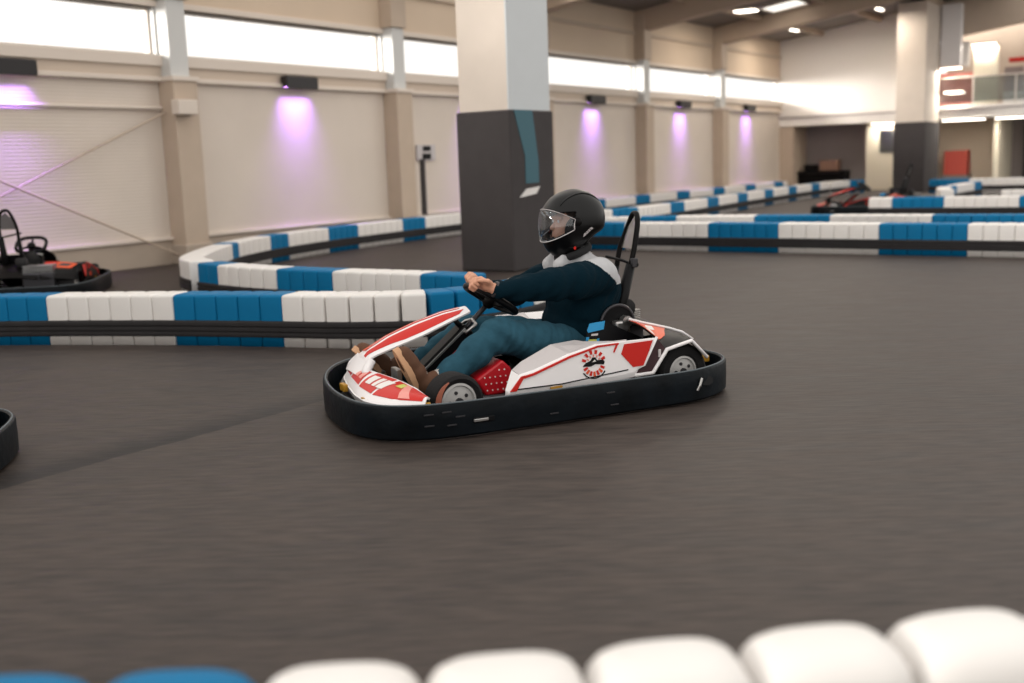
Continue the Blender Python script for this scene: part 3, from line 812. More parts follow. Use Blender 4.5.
    # neck down to the nose
    def neck(s, t):
        x0 = .885+.045*s; z0 = .275-.070*s; hw = .085+.045*s*s
        return (x0+.02*(1-t*t), hw*t, z0+.02*(1-t*t))
    Fsurf('panel_neck', neck, 0, 1, -1, 1, 6, 8, M['body_white'], k, .012)
    for s in (-1, 1):
        MB().tube([(.86, s*.09, .275), (.90, s*.12, .23), (.90, s*.16, .20)], .022, 8).build('neck_leg', M['body_white'], k, True)
    MB().tube([(.40, .0, .445), (.37, .0, .40), (.345, 0, .385)], .014, 8).build('panel_stay', M['black'], k, True)
    # ---- steering
    cC = Vector((.185, 0, .512)); nrm = Vector((.56, 0, -.83)).normalized(); upv = Vector((.83, 0, .56)).normalized(); lf = Vector((0, 1, 0))
    ring = []
    for q in range(32):
        a = 2*PI*q/32; c, s_ = math.cos(a), math.sin(a); e = 2/2.8
        ring.append(cC+lf*(.148*math.copysign(abs(c)**e, c))+upv*(.128*math.copysign(abs(s_)**e, s_)))
    sw = MB().tube(ring, .018, 10, closed=True).build('steering_wheel', M['black'], k, True)
    mb = MB()
    for a in (90, 210, 330):
        d = lf*math.cos(R(a))*.125+upv*math.sin(R(a))*.112
        mb.tube([cC+nrm*.018, cC+d*.6+nrm*.012, cC+d], [.016, .012, .010], 8)
    mb.lathe([(0, -.012), (.035, -.010), (.042, 0), (.042, .02), (.018, .05), (0, .05)], Matrix.Translation(cC) @ nrm.to_track_quat('Z', 'Y').to_matrix().to_4x4(), 20)
    mb.build('spokes', M['dark'], sw, True)
    MB().tube([cC+nrm*.03, (.33, 0, .375), (.62, 0, .115)], .013, 10).build('steering_column', M['metal'], k, True)
    # column cover: long box with chamfers, silver rail on its side
    dvec = Vector((.605, 0, .145))-Vector((.325, 0, .375)); L_ = dvec.length; rot = dvec.normalized().to_track_quat('X', 'Z').to_matrix()
    b = MB(); b.box(0, L_, -.055, .055, -.035, .035, .012, rot, Vector((.325, 0, .378))); cc = b.build('column_cover', M['black'], k)
    b = MB(); b.box(.02, L_-.02, .055, .062, .014, .026, .001, rot, Vector((.325, 0, .378))); b.build('rail', M['chrome'], cc)
    b = MB(); b.box(.02, L_-.02, .055, .060, -.034, -.026, .001, rot, Vector((.325, 0, .378))); b.build('rail', M['red'], cc)
    MB().tube([(.36, .07, .36), (.30, .07, .40), (.29, 0, .415), (.30, -.07, .40), (.36, -.07, .36)], .010, 8).build('column_bracket', M['chrome'], k, True)
    # pedals
    for s in (-1, 1):
        MB().tube([(.70, s*.13, .06), (.745, s*.13, .20)], .010, 8).box(.735, .765, s*.13-.045, s*.13+.045, .17, .235, .006).build('pedal', M['chrome'], k)
    # ---- side pods
    def pod(s):
        Y = .605*s
        # stations: x, z outer top, y inner, z inner top, z bottom
        SS = [(.372, .155, .57, .160, .128), (.306, .226, .50, .236, .128), (.24, .238, .46, .262, .130), (.05, .298, .39, .315, .134), (-.10, .332, .36, .318, .138), (-.27, .334, .37, .262, .142), (-.43, .333, .37, .265, .150)]
        v = []; f = []
        for (x, zt, yi, zi, zb) in SS:
            xb = x if x > -.4 else -.30
            if x == -.27: xb = -.22
            v += [(xb, (abs(Y)+.012)*s, zb+.03), (x, Y, zt), (x, yi*s, zi), (x if x > -.4 else -.42, yi*s, zb), (xb, (abs(Y)+.005)*s, zb)]
        m = 5
        for i in range(len(SS)-1):
            for q in range(m): f.append((i*m+q, i*m+(q+1) % m, (i+1)*m+(q+1) % m, (i+1)*m+q))
        f.append(tuple(range(m-1, -1, -1))); f.append(tuple((len(SS)-1)*m+q for q in range(m)))
        o = pym('side_pod', v, f, M['body_white'], k)
        bv = o.modifiers.new('b', 'BEVEL'); bv.width = .006; bv.segments = 2; bv.limit_method = 'ANGLE'; bv.angle_limit = R(25)
        def flat(name, poly, m_, off=.0):
            # decal standing proud of the side face
            b = MB(); vv = []
            for (x, z) in poly:
                w = (z-.16)/(.33-.16); vv.append((x, (.617-.012*w+.004+off)*s, z))
            for (x, z) in poly:
                w = (z-.16)/(.33-.16); vv.append((x, (.617-.012*w-.004)*s, z))
            n = len(poly)
            b.add(vv, [tuple(range(n)), tuple(range(2*n-1, n-1, -1))]+[(i, (i+1) % n, n+(i+1) % n, n+i) for i in range(n)])
            return b.build(name, m_, o)
        # top skin, light grey
        T = [(a, b_, c, d) for (a, b_, c, d, e) in SS[1:6]]
        b = MB(); vv = []; ff = []
        for (x, zt, yi, zi) in T:
            vv += [(x, Y-.018*s, zt+.003), (x, (yi+.012)*s, zi+.003), (x, (yi+.012)*s, zi-.004), (x, Y-.018*s, zt-.004)]
        for i in range(len(T)-1):
            for q in range(4): ff.append((i*4+q, i*4+(q+1) % 4, (i+1)*4+(q+1) % 4, (i+1)*4+q))
        ff += [(3, 2, 1, 0), tuple(len(vv)-4+q for q in range(4))]
        b.add(vv, ff); b.build('top_skin', M['body_grey'], o)
        flat('red_nose', [(.366, .158), (.306, .222), (.285, .226), (.335, .158)], M['red'])
        flat('red_line', [(.30, .222), (.24, .232), (.05, .292), (-.10, .326), (-.215, .328), (-.215, .320), (-.10, .317), (.05, .282), (.24, .222), (.29, .212)], M['red'])
        flat('red_line', [(-.215, .328), (-.19, .285), (-.182, .285), (-.203, .328)], M['red'], .0005)
        flat('red_panel', [(-.246, .318), (-.405, .322), (-.345, .205), (-.288, .203), (-.226, .272)], M['red'])
        flat('lower_seam', [(.33, .168), (.10, .168), (-.26, .196), (-.26, .191), (.10, .163), (.33, .163)], M['dark'])
        # round club badge: rays, dark kart silhouette, curved red lettering, lower arc
        cx, cz = -.075, .243; r = .062
        def pt(a, q): return (cx-s*0+math.cos(R(a))*q, cz+math.sin(R(a))*q)
        for i, a in enumerate((20, 48, 76, 104, 132, 158)):
            flat('badge_ray', [pt(a-7, r*.74), pt(a+7, r*.74), pt(a+6, r*1.05), pt(a-6, r*1.05)], M['red'], .0004)
        for i, a in enumerate((34, 62, 90, 118, 146)):
            flat('badge_ray', [pt(a-5, r*.50), pt(a+5, r*.50), pt(a+4, r*.70), pt(a-4, r*.70)], M['pink'], .0004)
        flat('badge_kart', [(cx+.058, cz-.009), (cx+.044, cz+.006), (cx+.018, cz+.014), (cx+.006, cz+.029), (cx-.009, cz+.029), (cx-.018, cz+.014), (cx-.050, cz+.014), (cx-.058, cz+.003), (cx-.052, cz-.009), (cx-.009, cz-.003), (cx+.018, cz-.012)], M['black'], .0006)
        flat('badge_kart', [(cx+.009, cz+.008), (cx-.003, cz+.019), (cx-.012, cz+.010)], M['white'], .0012)
        for i in range(7):
            a = 205+i*21.5
            flat('badge_letter', [pt(a-7, r*.62), pt(a+7, r*.62), pt(a+6, r*.98), pt(a-6, r*.98)], M['red'] if i % 2 == 0 else M['orange'], .0004)
        arc = [pt(a, r*1.18) for a in range(215, 331, 10)]+[pt(a, r*1.10) for a in range(325, 214, -10)]
        flat('badge_arc', arc, M['dark'], .0004)
        flat('yellow_tag', [(.16, .148), (.10, .150), (.10, .159), (.16, .157)], M['yellow'], .004)
        return o
    pod(1); pod(-1)
    # ---- rear fenders: dark body with white arch
    for s in (-1, 1):
        b = MB()
        A = [(-.43, .333), (-.30, .17), (-.40, .150), (-.485, .262), (-.63, .292), (-.72, .205)]
        inner = [(-.47, .372), (-.36, .16), (-.42, .16), (-.52, .30), (-.64, .315), (-.76, .27)]
        # skin between outer arch edge (y .6) and the engine cover ridge (y .27)
        top_o = [(-.43, .333), (-.485, .270), (-.56, .282), (-.63, .296), (-.68, .25), (-.725, .203)]
        top_i = [(-.47, .372), (-.56, .345), (-.62, .328), (-.70, .306), (-.78, .278), (-.84, .235)]
        ysr = [.27, .27, .27, .28, .29, .30]
        def fen(p, t, _o=top_o, _i=top_i, _s=s):
            q = p*(len(_o)-1); i = min(int(q), len(_o)-2); w = q-i
            ox, oz = [_o[i][c]*(1-w)+_o[i+1][c]*w for c in (0, 1)]; ixx, iz = [_i[i][c]*(1-w)+_i[i+1][c]*w for c in (0, 1)]
            yi = ysr[i]*(1-w)+ysr[i+1]*w
            return (ox*(1-t)+ixx*t, _s*(.598*(1-t)+yi*t), oz*(1-t)+iz*t+.012*math.sin(PI*t))
        rf = Fsurf('rear_fender', fen, 0, 1, 0, 1, 20, 8, M['dark'], k, .008)
        decal('flame_panel', fen, [(.0, .08), (.34, .40), (.55, .98), (.0, .98)], M['orange'], rf, 6)
        decal('flame_white', fen, [(.04, .22), (.14, .34), (.16, .62), (.06, .5)], M['white'], rf, 3, .004)
        decal('flame_white', fen, [(.10, .62), (.26, .66), (.30, .9), (.18, .88)], M['white'], rf, 3, .004)
        decal('flame_red', fen, [(.02, .6), (.08, .64), (.12, .95), (.02, .95)], M['red'], rf, 3, .004)
        pb = [(-.43, .333), (-.30, .17), (-.405, .152), (-.49, .262)]
        MB().prism(pb, s*.598, s*.586).build('fender_side', M['maroon'], rf)
        MB().box(-.455, -.44, s*.599-.006, s*.599+.006, .232, .272, .004).build('badge_strip', M['body_grey'], rf)
        MB().tube([(-.30, s*.606, .158), (-.405, s*.606, .160), (-.487, s*.606, .268), (-.63, s*.606, .298), (-.722, s*.604, .205)], .010, 8).build('white_arch', M['body_white'], rf, True)
        MB().tube([(-.43, s*.606, .336), (-.355, s*.608, .205), (-.29, s*.608, .185)], .007, 8).build('white_edge', M['body_white'], rf, True)
        MB().tube([(-.47, s*.27, .380), (-.56, s*.27, .352), (-.62, s*.27, .336), (-.70, s*.28, .314), (-.78, s*.29, .286), (-.84, s*.30, .243)], .007, 8).build('white_ridge', M['body_white'], rf, True)
        # wheel housing inner wall
        MB().prism([(-.42, .16), (-.50, .30), (-.64, .312), (-.75, .25), (-.80, .16)], s*.37, s*.362).build('inner_wall', M['black'], rf)
    # rear deck between ridges, engine, filter
    def deck(p, t):
        x = -.50-.34*p; z = .350-.02*math.cos(PI*t)*0-.11*p*p
        return (x, .27*t, z+.02*(1-t*t))
    Fsurf('rear_deck', deck, 0, 1, -1, 1, 8, 8, M['dark'], k, .008)
    en = MB(); en.box(-.80, -.56, -.42, -.12, .09, .30, .02); e = en.build('engine', M['metal'], k)
    fn_ = MB()
    for q in range(6): fn_.box(-.78, -.58, -.41, -.13, .305+q*.012-.01, .311+q*.012-.01, .001)
    fn_.build('cooling_fins', M['chrome'], e)
    MB().lathe([(0, -.05), (.045, -.05), (.052, -.04), (.052, .04), (.045, .05), (0, .05)], Matrix.Translation((-.655, -.10, .385)) @ Matrix.Rotation(R(90), 4, 'X'), 24).build('air_filter', M['rubber'], k, True)
    MB().tube([(-.655, -.10, .34), (-.66, -.12, .30), (-.68, -.16, .26)], .02, 8).build('intake_pipe', M['black'], k, True)
    # silver mechanism showing between seat and deck
    mb = MB(); mb.box(-.49, -.40, .16, .26, .30, .372, .012); mb.lathe([(0, -.02), (.03, -.02), (.03, .02), (0, .02)], Matrix.Translation((-.47, .24, .365)) @ Matrix.Rotation(R(90), 4, 'X'), 16)
    mb.build('seat_bracket', M['chrome'], k)
    # ---- seat shell
    SP = [(.02, .10, .17), (-.10, .075, .20), (-.24, .08, .215), (-.36, .13, .22), (-.43, .24, .215), (-.475, .36, .20), (-.50, .46, .15)]
    def seat(p, t):
        q = p*(len(SP)-1); i = min(int(q), len(SP)-2); w = q-i
        x, z, hw = [SP[i][c]*(1-w)+SP[i+1][c]*w for c in range(3)]
        a = abs(t); rise = .16*(a**3)*min(1, .35+p*1.3)*(1.0 if p < .6 else 1-.2*(p-.6)/.4)
        fwd = .17*(a**3)*max(0, (p-.35)/.65)
        return (x+fwd, hw*t, z+rise*(1-max(0, (p-.5)/.5)*.85))
    Fsurf('seat', seat, 0, 1, -1, 1, 24, 16, M['black'], k, .012)
    ring = [(-.475+.02*math.cos(2*PI*q/24), .21, .395+0*q) for q in range(2)]
    rg = []
    for q in range(25):
        a = R(-10+q*200/24); rg.append((-.435-.095*math.cos(a), .215, .362+.088*math.sin(a)))
    MB().tube(rg, .0085, 8).build('seat_edge', M['metal'], k, True)
    MB().lathe([(0, -.006), (.088, -.006), (.088, .006), (0, .006)], Matrix.Translation((-.435, .208, .362)) @ Matrix.Rotation(R(90), 4, 'X'), 28).build('side_disc', M['black'], k)
    sc = MB().prism([(-.19, .27), (-.205, .365), (-.30, .396), (-.36, .362), (-.52, .285), (-.42, .262)], .305, .318); sc = sc.build('seat_side_cover', M['black'], k)
    def lbl(name, poly, m_, e=0): MB().prism(poly, .3175, .3205+e).build(name, m_, sc)
    lbl('blue_label', [(-.200, .352), (-.214, .386), (-.302, .392), (-.294, .350), (-.205, .340)], M['label_blue'])
    lbl('blue_label', [(-.190, .300), (-.195, .318), (-.210, .318), (-.208, .300)], M['label_blue'])
    lbl('blue_label', [(-.252, .290), (-.254, .304), (-.268, .306), (-.266, .292)], M['label_blue'])
    lbl('yellow_label', [(-.206, .290), (-.204, .306), (-.252, .302), (-.254, .286)], M['label_yel'])
    lbl('grey_label', [(-.222, .322), (-.224, .332), (-.262, .332), (-.260, .322)], M['body_grey'])
    # ---- roll hoop with film and strap
    yN, yF = .085, -.085
    MB().tube([(-.50, yN, .26), (-.535, yN, .44), (-.595, yN, .64)], [.032, .032, .026], 10).build('hoop_foot', M['black'], k, True)
    MB().tube([(-.52, yF, .26), (-.56, yF, .44), (-.605, yF, .62)], [.022, .022, .018], 10).build('hoop_foot', M['black'], k, True)
    H_ = catmull([(-.59, yN, .62), (-.62, yN*.95, .72), (-.655, yN*.70, .84), (-.675, yN*.30, .895), (-.682, -.012, .905), (-.680, yF*.45, .89), (-.665, yF*.8, .82), (-.63, yF, .72), (-.603, yF, .60)], 5)
    hp = MB().tube(H_, .0145, 10).build('roll_hoop', M['dark'], k, True)
    q = [(-.622, .075, .72), (-.655, .052, .84), (-.672, .0, .885), (-.662, -.058, .82), (-.632, -.08, .72)]
    b = MB(); n = len(q); b.add([Vector(p)+Vector((.002, 0, 0)) for p in q]+[Vector(p)-Vector((.002, 0, 0)) for p in q], [tuple(range(n)), tuple(range(2*n-1, n-1, -1))]+[(i, (i+1) % n, n+(i+1) % n, n+i) for i in range(n)])
    b.build('clear_film', M['mesh_film'], hp)
    st_ = MB().tube([(-.55, -.10, .675), (-.60, 0, .655), (-.612, .09, .638), (-.622, .115, .64)], .008, 8).build('strap', M['black'], k, True)
    MB().box(-.625, -.590, .075, .115, .625, .675, .006).build('buckle', M['metal'], st_)
    # ---- fuel tank with white studs
    tk = MB(); tk.prism([(.405, .165), (.35, .075), (.20, .085), (.215, .205), (.262, .250)], .17, .30); tk = tk.build('fuel_tank', M['tank'], k)
    bv = tk.modifiers.new('b', 'BEVEL'); bv.width = .012; bv.segments = 2
    for i in range(5):
        for j in range(4):
            x = .235+.028*i+.006*j; z = .105+.032*j
            if z > .25-(x-.26)*.60-.02 or z > .25: continue
            MB().lathe([(0, 0), (.0045, 0), (.0035, .003), (0, .003)], Matrix.Translation((x, .2995, z)) @ Matrix.Rotation(R(-90), 4, 'X'), 8).build('stud', M['white'], tk)
    MB().tube([(.21, .22, .20), (.19, .24, .15), (.18, .22, .09)], .012, 8).build('tank_hose', M['black'], k, True)
    return k

# ------------------------------------------------------------------ driver, modelled in the kart's frame by blending volumes
class Vol:
    def __init__(s, lo, hi, vox):
        s.lo = np.array(lo, float); s.vox = vox
        s.n = np.ceil((np.array(hi)-s.lo)/vox).astype(int)+1
        s.d = np.full(s.n, .05, np.float32)
    def _win(s, lo, hi):
        a = np.maximum(((np.array(lo)-s.lo)/s.vox).astype(int), 0); b = np.minimum(((np.array(hi)-s.lo)/s.vox).astype(int)+2, s.n)
        if (b <= a).any(): return None
        g = [s.lo[i]+np.arange(a[i], b[i])*s.vox for i in range(3)]
        X = np.stack(np.meshgrid(*g, indexing='ij'), -1)
        return tuple(slice(a[i], b[i]) for i in range(3)), X
    def _mix(s, sl, d, k, sub=False):
        D = s.d[sl]
        if sub:
            s.d[sl] = np.maximum(D, -d); return
        h = np.clip(.5+.5*(D-d)/k, 0, 1)
        s.d[sl] = D*(1-h)+d*h-k*h*(1-h)
    def cap(s, a, b, ra, rb, k=.015, flat=None):
        a = np.array(a, float); b = np.array(b, float); m = max(ra, rb)+.05
        w = s._win(np.minimum(a, b)-m, np.maximum(a, b)+m)
        if w is None: return s
        sl, X = w; ab = b-a; L = max((ab@ab), 1e-9)
        t = np.clip(((X-a)@ab)/L, 0, 1)
        P = X-(a+t[..., None]*ab)
        d = np.sqrt((P**2).sum(-1))-(ra*(1-t)+rb*t)
        s._mix(sl, d, k); return s
    def ell(s, c, r, k=.015, rot=None, sub=False):
        c = np.array(c, float); r = np.array(r, float); m = max(r)+.05
        w = s._win(c-m, c+m)
        if w is None: return s
        sl, X = w; P = X-c
        if rot is not None: P = P @ np.array(rot)
        q = np.sqrt(((P/r)**2).sum(-1)); g = np.sqrt(((P/(r*r))**2).sum(-1))+1e-9
        d = q*(q-1)/g
        s._mix(sl, d, k, sub); return s
    def chain(s, pts, rad, k=.015):
        for i in range(len(pts)-1): s.cap(pts[i], pts[i+1], rad[i], rad[i+1], k)
        return s
    def bumps(s, f):
        g = [s.lo[i]+np.arange(s.n[i])*s.vox for i in range(3)]
        near = np.abs(s.d) < .03
        X = np.stack(np.meshgrid(*g, indexing='ij'), -1)[near]
        s.d[near] += f(X).astype(np.float32); return s
    def mesh(s, name, mt, parent, face_mat=None, smooth_it=1):
        g = vdb.FloatGrid(background=.05); g.copyFromArray(s.d)
        p, q = g.convertToQuads(isovalue=0.0)
        p = p*s.vox+s.lo
        me = bpy.data.meshes.new(name); me.from_pydata(p.tolist(), [], q.tolist())
        bm = bmesh.new(); bm.from_mesh(me)
        for _ in range(smooth_it): bmesh.ops.smooth_vert(bm, verts=bm.verts, factor=.5, use_axis_x=True, use_axis_y=True, use_axis_z=True)
        bmesh.ops.recalc_face_normals(bm, faces=bm.faces); bm.to_mesh(me); bm.free()
        o = link(name, me, mt, parent, True)
        if face_mat:
            for f in me.polygons: f.material_index = face_mat(f.center)
        return o

def hand(vol, wrist, palm_c, dirf, up, grip_axis, side, k=.006):
    """fist closed on the wheel rim: palm box, four bent fingers wrapping the rim, thumb along it"""
    wrist = np.array(wrist); palm_c = np.array(palm_c); f = np.array(dirf)/np.linalg.norm(dirf)
    g = np.array(grip_axis, float); g -= f*(g@f); g /= np.linalg.norm(g); n = np.cross(f, g)*side
    vol.cap(wrist, palm_c-f*.02, .027, .026, .012)
    for q in (-.027, -.009, .009, .027):
        base = palm_c+g*q
        vol.cap(palm_c-f*.035+g*q*.8, base+f*.018, .0155, .0145, .010)
        ln = {-.027: .90, -.009: 1.0, .009: 1.03, .027: .86}[q]
        k1 = base+f*.022; k2 = k1+(f*.024-n*.016)*ln; k3 = k2+(-f*.004-n*.026)*ln; k4 = k3+(-f*.022-n*.006)*ln
        vol.cap(k1, k2, .0115, .0105, k); vol.cap(k2, k3, .0105, .0095, .004); vol.cap(k3, k4, .0095, .0082, .004)
    t0 = palm_c-f*.030+g*.030; t1 = t0+g*.022+f*.018-n*.012; t2 = t1+f*.026+g*.004-n*.014; t3 = t2+f*.018-n*.008-g*.006
    vol.cap(t0, t1, .016, .0125, .010); vol.cap(t1, t2, .012, .0105, .005); vol.cap(t2, t3, .0105, .0085, .004)

def make_person():
    r = empty('person', (0, 0, 0))
    LW = (.222, .165, .578); LP = (.288, .140, .612); LE = (-.035, .262, .592); LS = (-.345, .185, .605)
    RW = (.150, -.185, .545); RP = (.218, -.150, .578); RE = (-.085, -.300, .500); RS = (-.345, -.185, .605)
    # ---- body: head, neck, torso, arms and legs inside the clothes, bare hands
    b = Vol((-.56, -.42, .06), (.99, .42, 1.03), .0042)
    b.chain([(-.26, 0, .20), (-.32, 0, .36), (-.355, 0, .52), (-.345, 0, .60)], [.12, .105, .12, .09], .04)
    b.chain([LS, LE, LW], [.055, .040, .027], .02); b.chain([RS, RE, RW], [.055, .040, .027], .02)
    b.cap((-.34, -.15, .61), (-.34, .15, .61), .05, .05, .03)
    b.chain([(-.335, 0, .62), (-.305, 0, .76)], [.055, .052], .03)
    b.ell((-.290, 0, .880), (.093, .074, .112), .02)                      # skull
    b.ell((-.235, 0, .820), (.052, .050, .060), .03)                      # jaw
    b.cap((-.198, 0, .880), (-.180, 0, .855), .009, .014, .008)           # nose
    b.ell((-.204, 0, .826), (.012, .024, .006), .004); b.ell((-.202, 0, .816), (.011, .021, .006), .004)
    b.cap((-.205, -.045, .905), (-.205, .045, .905), .010, .010, .010)    # brow
    for s in (-1, 1):
        b.ell((-.202, s*.031, .888), (.010, .016, .010), .004, sub=True)
        b.ell((-.208, s*.031, .888), (.011, .013, .011), .003)
        b.ell((-.295, s*.074, .872), (.018, .009, .030), .006)            # ears
        K_ = (.26, .235, .365) if s > 0 else (.245, -.205, .335)
        A_ = (.600, .215, .140) if s > 0 else (.620, -.125, .150)
        T_ = (.77, .215, .26) if s > 0 else (.84, -.125, .245)
        b.chain([(-.24, s*.10, .20), K_, A_], [.085, .050, .034], .02)
    hand(b, LW, LP, (.62, -.16, .38), (0, 0, 1), (-.2, .9, .55), 1)
    hand(b, RW, RP, (.72, .25, .30), (0, 0, 1), (.2, .9, -.35), -1)
    eyes = []
    body = b.mesh('body', [M['skin']], r)
    for s in (-1, 1):
        MB().lathe([(0, -.006), (.006, -.004), (.0085, 0), (.006, .004), (0, .006)], Matrix.Translation((-.2005, s*.031, .888)) @ Matrix.Rotation(R(90), 4, 'Y'), 12).build('eye', M['white'], body, True)
    h = Vol((-.42, -.11, .80), (-.17, .11, 1.02), .005); h.ell((-.305, 0, .905), (.095, .080, .098), .01); h.ell((-.19, 0, .85), (.075, .09, .068), .01, sub=True)
    h.mesh('hair', [M['hair']], r)
    # ---- sweater
    s_ = Vol((-.60, -.44, .14), (.27, .44, .80), .0055)
    s_.ell((-.270, 0, .27), (.155, .175, .11), .04)
    s_.chain([(-.285, 0, .32), (-.315, 0, .42), (-.355, 0, .53)], [.150, .150, .135], .05)
    for q in (-1, 1):
        s_.chain([(-.28, q*.07, .32), (-.33, q*.08, .45), (-.365, q*.09, .56)], [.125, .125, .115], .05)
    s_.cap((-.38, -.13, .60), (-.38, .13, .60), .085, .085, .05)
    s_.ell((-.45, 0, .52), (.085, .17, .12), .05)
    s_.chain([LS, (-.19, .240, .595), LE, (.08, .225, .580), (.205, .178, .572)], [.096, .088, .078, .062, .042], .03)
    s_.chain([RS, (-.21, -.258, .545), RE, (.05, -.25, .515), (.135, -.195, .540)], [.094, .083, .070, .054, .040], .03)
    s_.chain([(-.345, 0, .63), (-.305, 0, .705)], [.085, .078], .03)      # collar
    s_.chain([(-.245, .02, .60), (-.235, .035, .68)], [.045, .034], .02)  # open collar flaps
    s_.chain([(-.245, -.02, .60), (-.235, -.035, .68)], [.045, .034], .02)
    for q in (-1, 1): s_.chain([(-.215, q*.05, .59), (-.185, q*.065, .665), (-.205, q*.06, .70)], [.045, .032, .020], .015)
    s_.ell((-.10, 0, .26), (.10, .16, .06), .04)
    def folds(X):
        x, y, z = X[:, 0], X[:, 1], X[:, 2]
        d = .0045*np.sin(x*62+z*40+np.sin(y*30)*1.3)*np.exp(-((z-.50)/.10)**2)*(np.abs(y) > .14)
        d = d+.0055*np.sin(z*55-x*22+y*9)*np.exp(-((x+.20)/.12)**2)*np.exp(-((z-.40)/.10)**2)
        return d+.0022*np.sin(x*95+y*70+z*50)
    s_.bumps(folds)
    # hollow for the neck opening
    s_.cap((-.295, 0, .72), (-.290, 0, .80), .060, .060)if False else None
    def fm(c):
        x, y, z = c
        lim = .555+.20*max(0, abs(y)-.135)+.12*(x+.50)*(x > -.45)*.6
        arm = abs(y) > .120 and x > -.268-(.69-z)*1.25
        lim = .556
        return 1 if (z > lim and not arm) else 0
    sw = s_.mesh('sweater', [M['sweater'], M['yoke']], r, fm)
    MB().tube([(.192, .178, .605), (.196, .213, .572), (.205, .178, .536), (.203, .146, .572)], .009, 8, closed=True).build('cuff', M['black'], sw, True)
    wb = MB().tube([Vector((.228, .166, .580))+Vector(p) for p in [(math.cos(a)*-.012, math.sin(a)*.031, math.cos(a)*.031) for a in [2*PI*q/20 for q in range(20)]]], .009, 8, closed=True)
    wb.build('watch_strap', M['metal'], r, True)
    # ---- trousers
    t = Vol((-.48, -.36, .08), (.70, .37, .46), .0052)
    t.ell((-.25, 0, .21), (.17, .185, .115), .04)
    t.chain([(-.22, .105, .24), (.02, .175, .295), (.255, .235, .366), (.38, .232, .285), (.50, .225, .200), (.595, .215, .150)], [.112, .104, .080, .074, .062, .052], .03)
    t.chain([(-.22, -.105, .24), (.02, -.155, .285), (.235, -.205, .330), (.40, -.175, .245), (.50, -.150, .200), (.60, -.125, .155)], [.112, .102, .078, .074, .064, .054], .03)
    def tf(X):
        x, y, z = X[:, 0], X[:, 1], X[:, 2]
        return .0050*np.sin(x*48-z*60+y*12)*np.exp(-((x-.24)/.10)**2)+.0045*np.sin(x*75+z*35)*np.exp(-((x-.55)/.08)**2)+.004*np.sin(x*40+z*50)*np.exp(-((x+.05)/.10)**2)+.0015*np.sin(x*110+z*60+y*40)
    t.bumps(tf)
    t.mesh('trousers', [M['jeans']], r)
    # ---- shoes: heel on the tray, sole facing forward
    for (A, Tt, wd) in (((.675, .225, .115), (.775, .235, .325), .046), ((.705, -.125, .125), (.870, -.125, .292), .044)):
        A = np.array(A); Tt = np.array(Tt); d = Tt-A; L = np.linalg.norm(d); d /= L
        lat = np.array([0, 1., 0]); up = np.cross(d, lat); up /= np.linalg.norm(up)
        if up[0] > 0: up = -up            # towards the shin
        v = Vol(np.minimum(A, Tt)-.13, np.maximum(A, Tt)+.13, .0045)
        v.cap(A+up*.035, A+d*.10+up*.040, .044, .044, .02)
        v.cap(A+d*.10+up*.036, Tt-d*.045+up*.026, .044, .036, .02)
        v.cap(Tt-d*.07+up*.030, Tt-d*.020+up*.026, .045, .038, .02)
        v.cap(A+d*.02+up*.05, A+d*.02+up*.105, .045, .042, .02)
        sh = v.mesh('shoe', [M['shoe']], r)
        m2 = MB(); vv = []; pr = []
        for q in range(28):
            a = 2*PI*q/28; l_ = L/2+.028; px = math.cos(a)*l_; wy = math.sin(a)*(wd+.004*math.cos(a))*(1-.18*max(0, -math.cos(a)))
            pr.append((px, wy))
        c0 = (A+Tt)/2
        top = [c0+d*a+lat*b_+up*.018 for a, b_ in pr]; bot = [c0+d*a+lat*b_-up*.012 for a, b_ in pr]
        n = len(pr)
        m2.add(top+bot, [tuple(range(n)), tuple(range(2*n-1, n-1, -1))]+[(i, (i+1) % n, n+(i+1) % n, n+i) for i in range(n)])
        m2.build('sole', M['sole'], sh)
        lc = MB()
        for q in range(4):
            c = A+d*(.075+.03*q)+up*(.082-.006*q)
            lc.tube([c-lat*.026-up*.006, c+up*.003, c+lat*.026-up*.006], .0035, 6)
        lc.build('laces', M['sock'], sh, True)
        sk_ = MB().tube([A+d*.02+up*.09, A+d*.015+up*.135, A+d*.02+up*.165], [.040, .041, .043], 14).build('sock', M['sock'], r, True)
    # ---- helmet: side profile swept across
    O_ = [(-.317, 1.050), (-.249, 1.040), (-.192, 1.015), (-.153, .975), (-.128, .930), (-.119, .870), (-.121, .815), (-.136, .765), (-.168, .722), (-.212, .698), (-.283, .708), (-.345, .752), (-.40, .800), (-.462, .842), (-.472, .915), (-.448, .982), (-.388, 1.030)]
    C0 = np.array([-.300, .875])
    oc = catmull(O_, 8, closed=True)
    ang = np.array([math.atan2(p[1]-C0[1], p[0]-C0[0]) for p in oc]); rad = np.array([np.hypot(*(p-C0)) for p in oc])
    od = np.argsort(ang); ang = ang[od]; rad = rad[od]
    def prof_r(a):
        a = (a+PI) % (2*PI)-PI
        return np.interp(a, np.r_[ang-2*PI, ang, ang+2*PI], np.r_[rad, rad, rad])
    WD = .128
    def hp(a, be, sc=1.0, extra=0.0):
        sy = math.sin(be); cy = max(math.cos(be), 0)
        s1 = cy**.78; y = WD*math.copysign(abs(sy)**.88, sy)
        rr_ = (prof_r(a))*s1
        # jaw is narrower than the crown
        z = C0[1]+math.sin(a)*rr_; nar = 1-.22*max(0, min(1, (.86-z)/.16))
        return Vector((C0[0]+math.cos(a)*rr_*sc+extra*math.cos(a), y*sc*nar, C0[1]+math.sin(a)*rr_*sc+extra*math.sin(a)))
    NA, NB = 112, 56
    vs = []; idx = {}
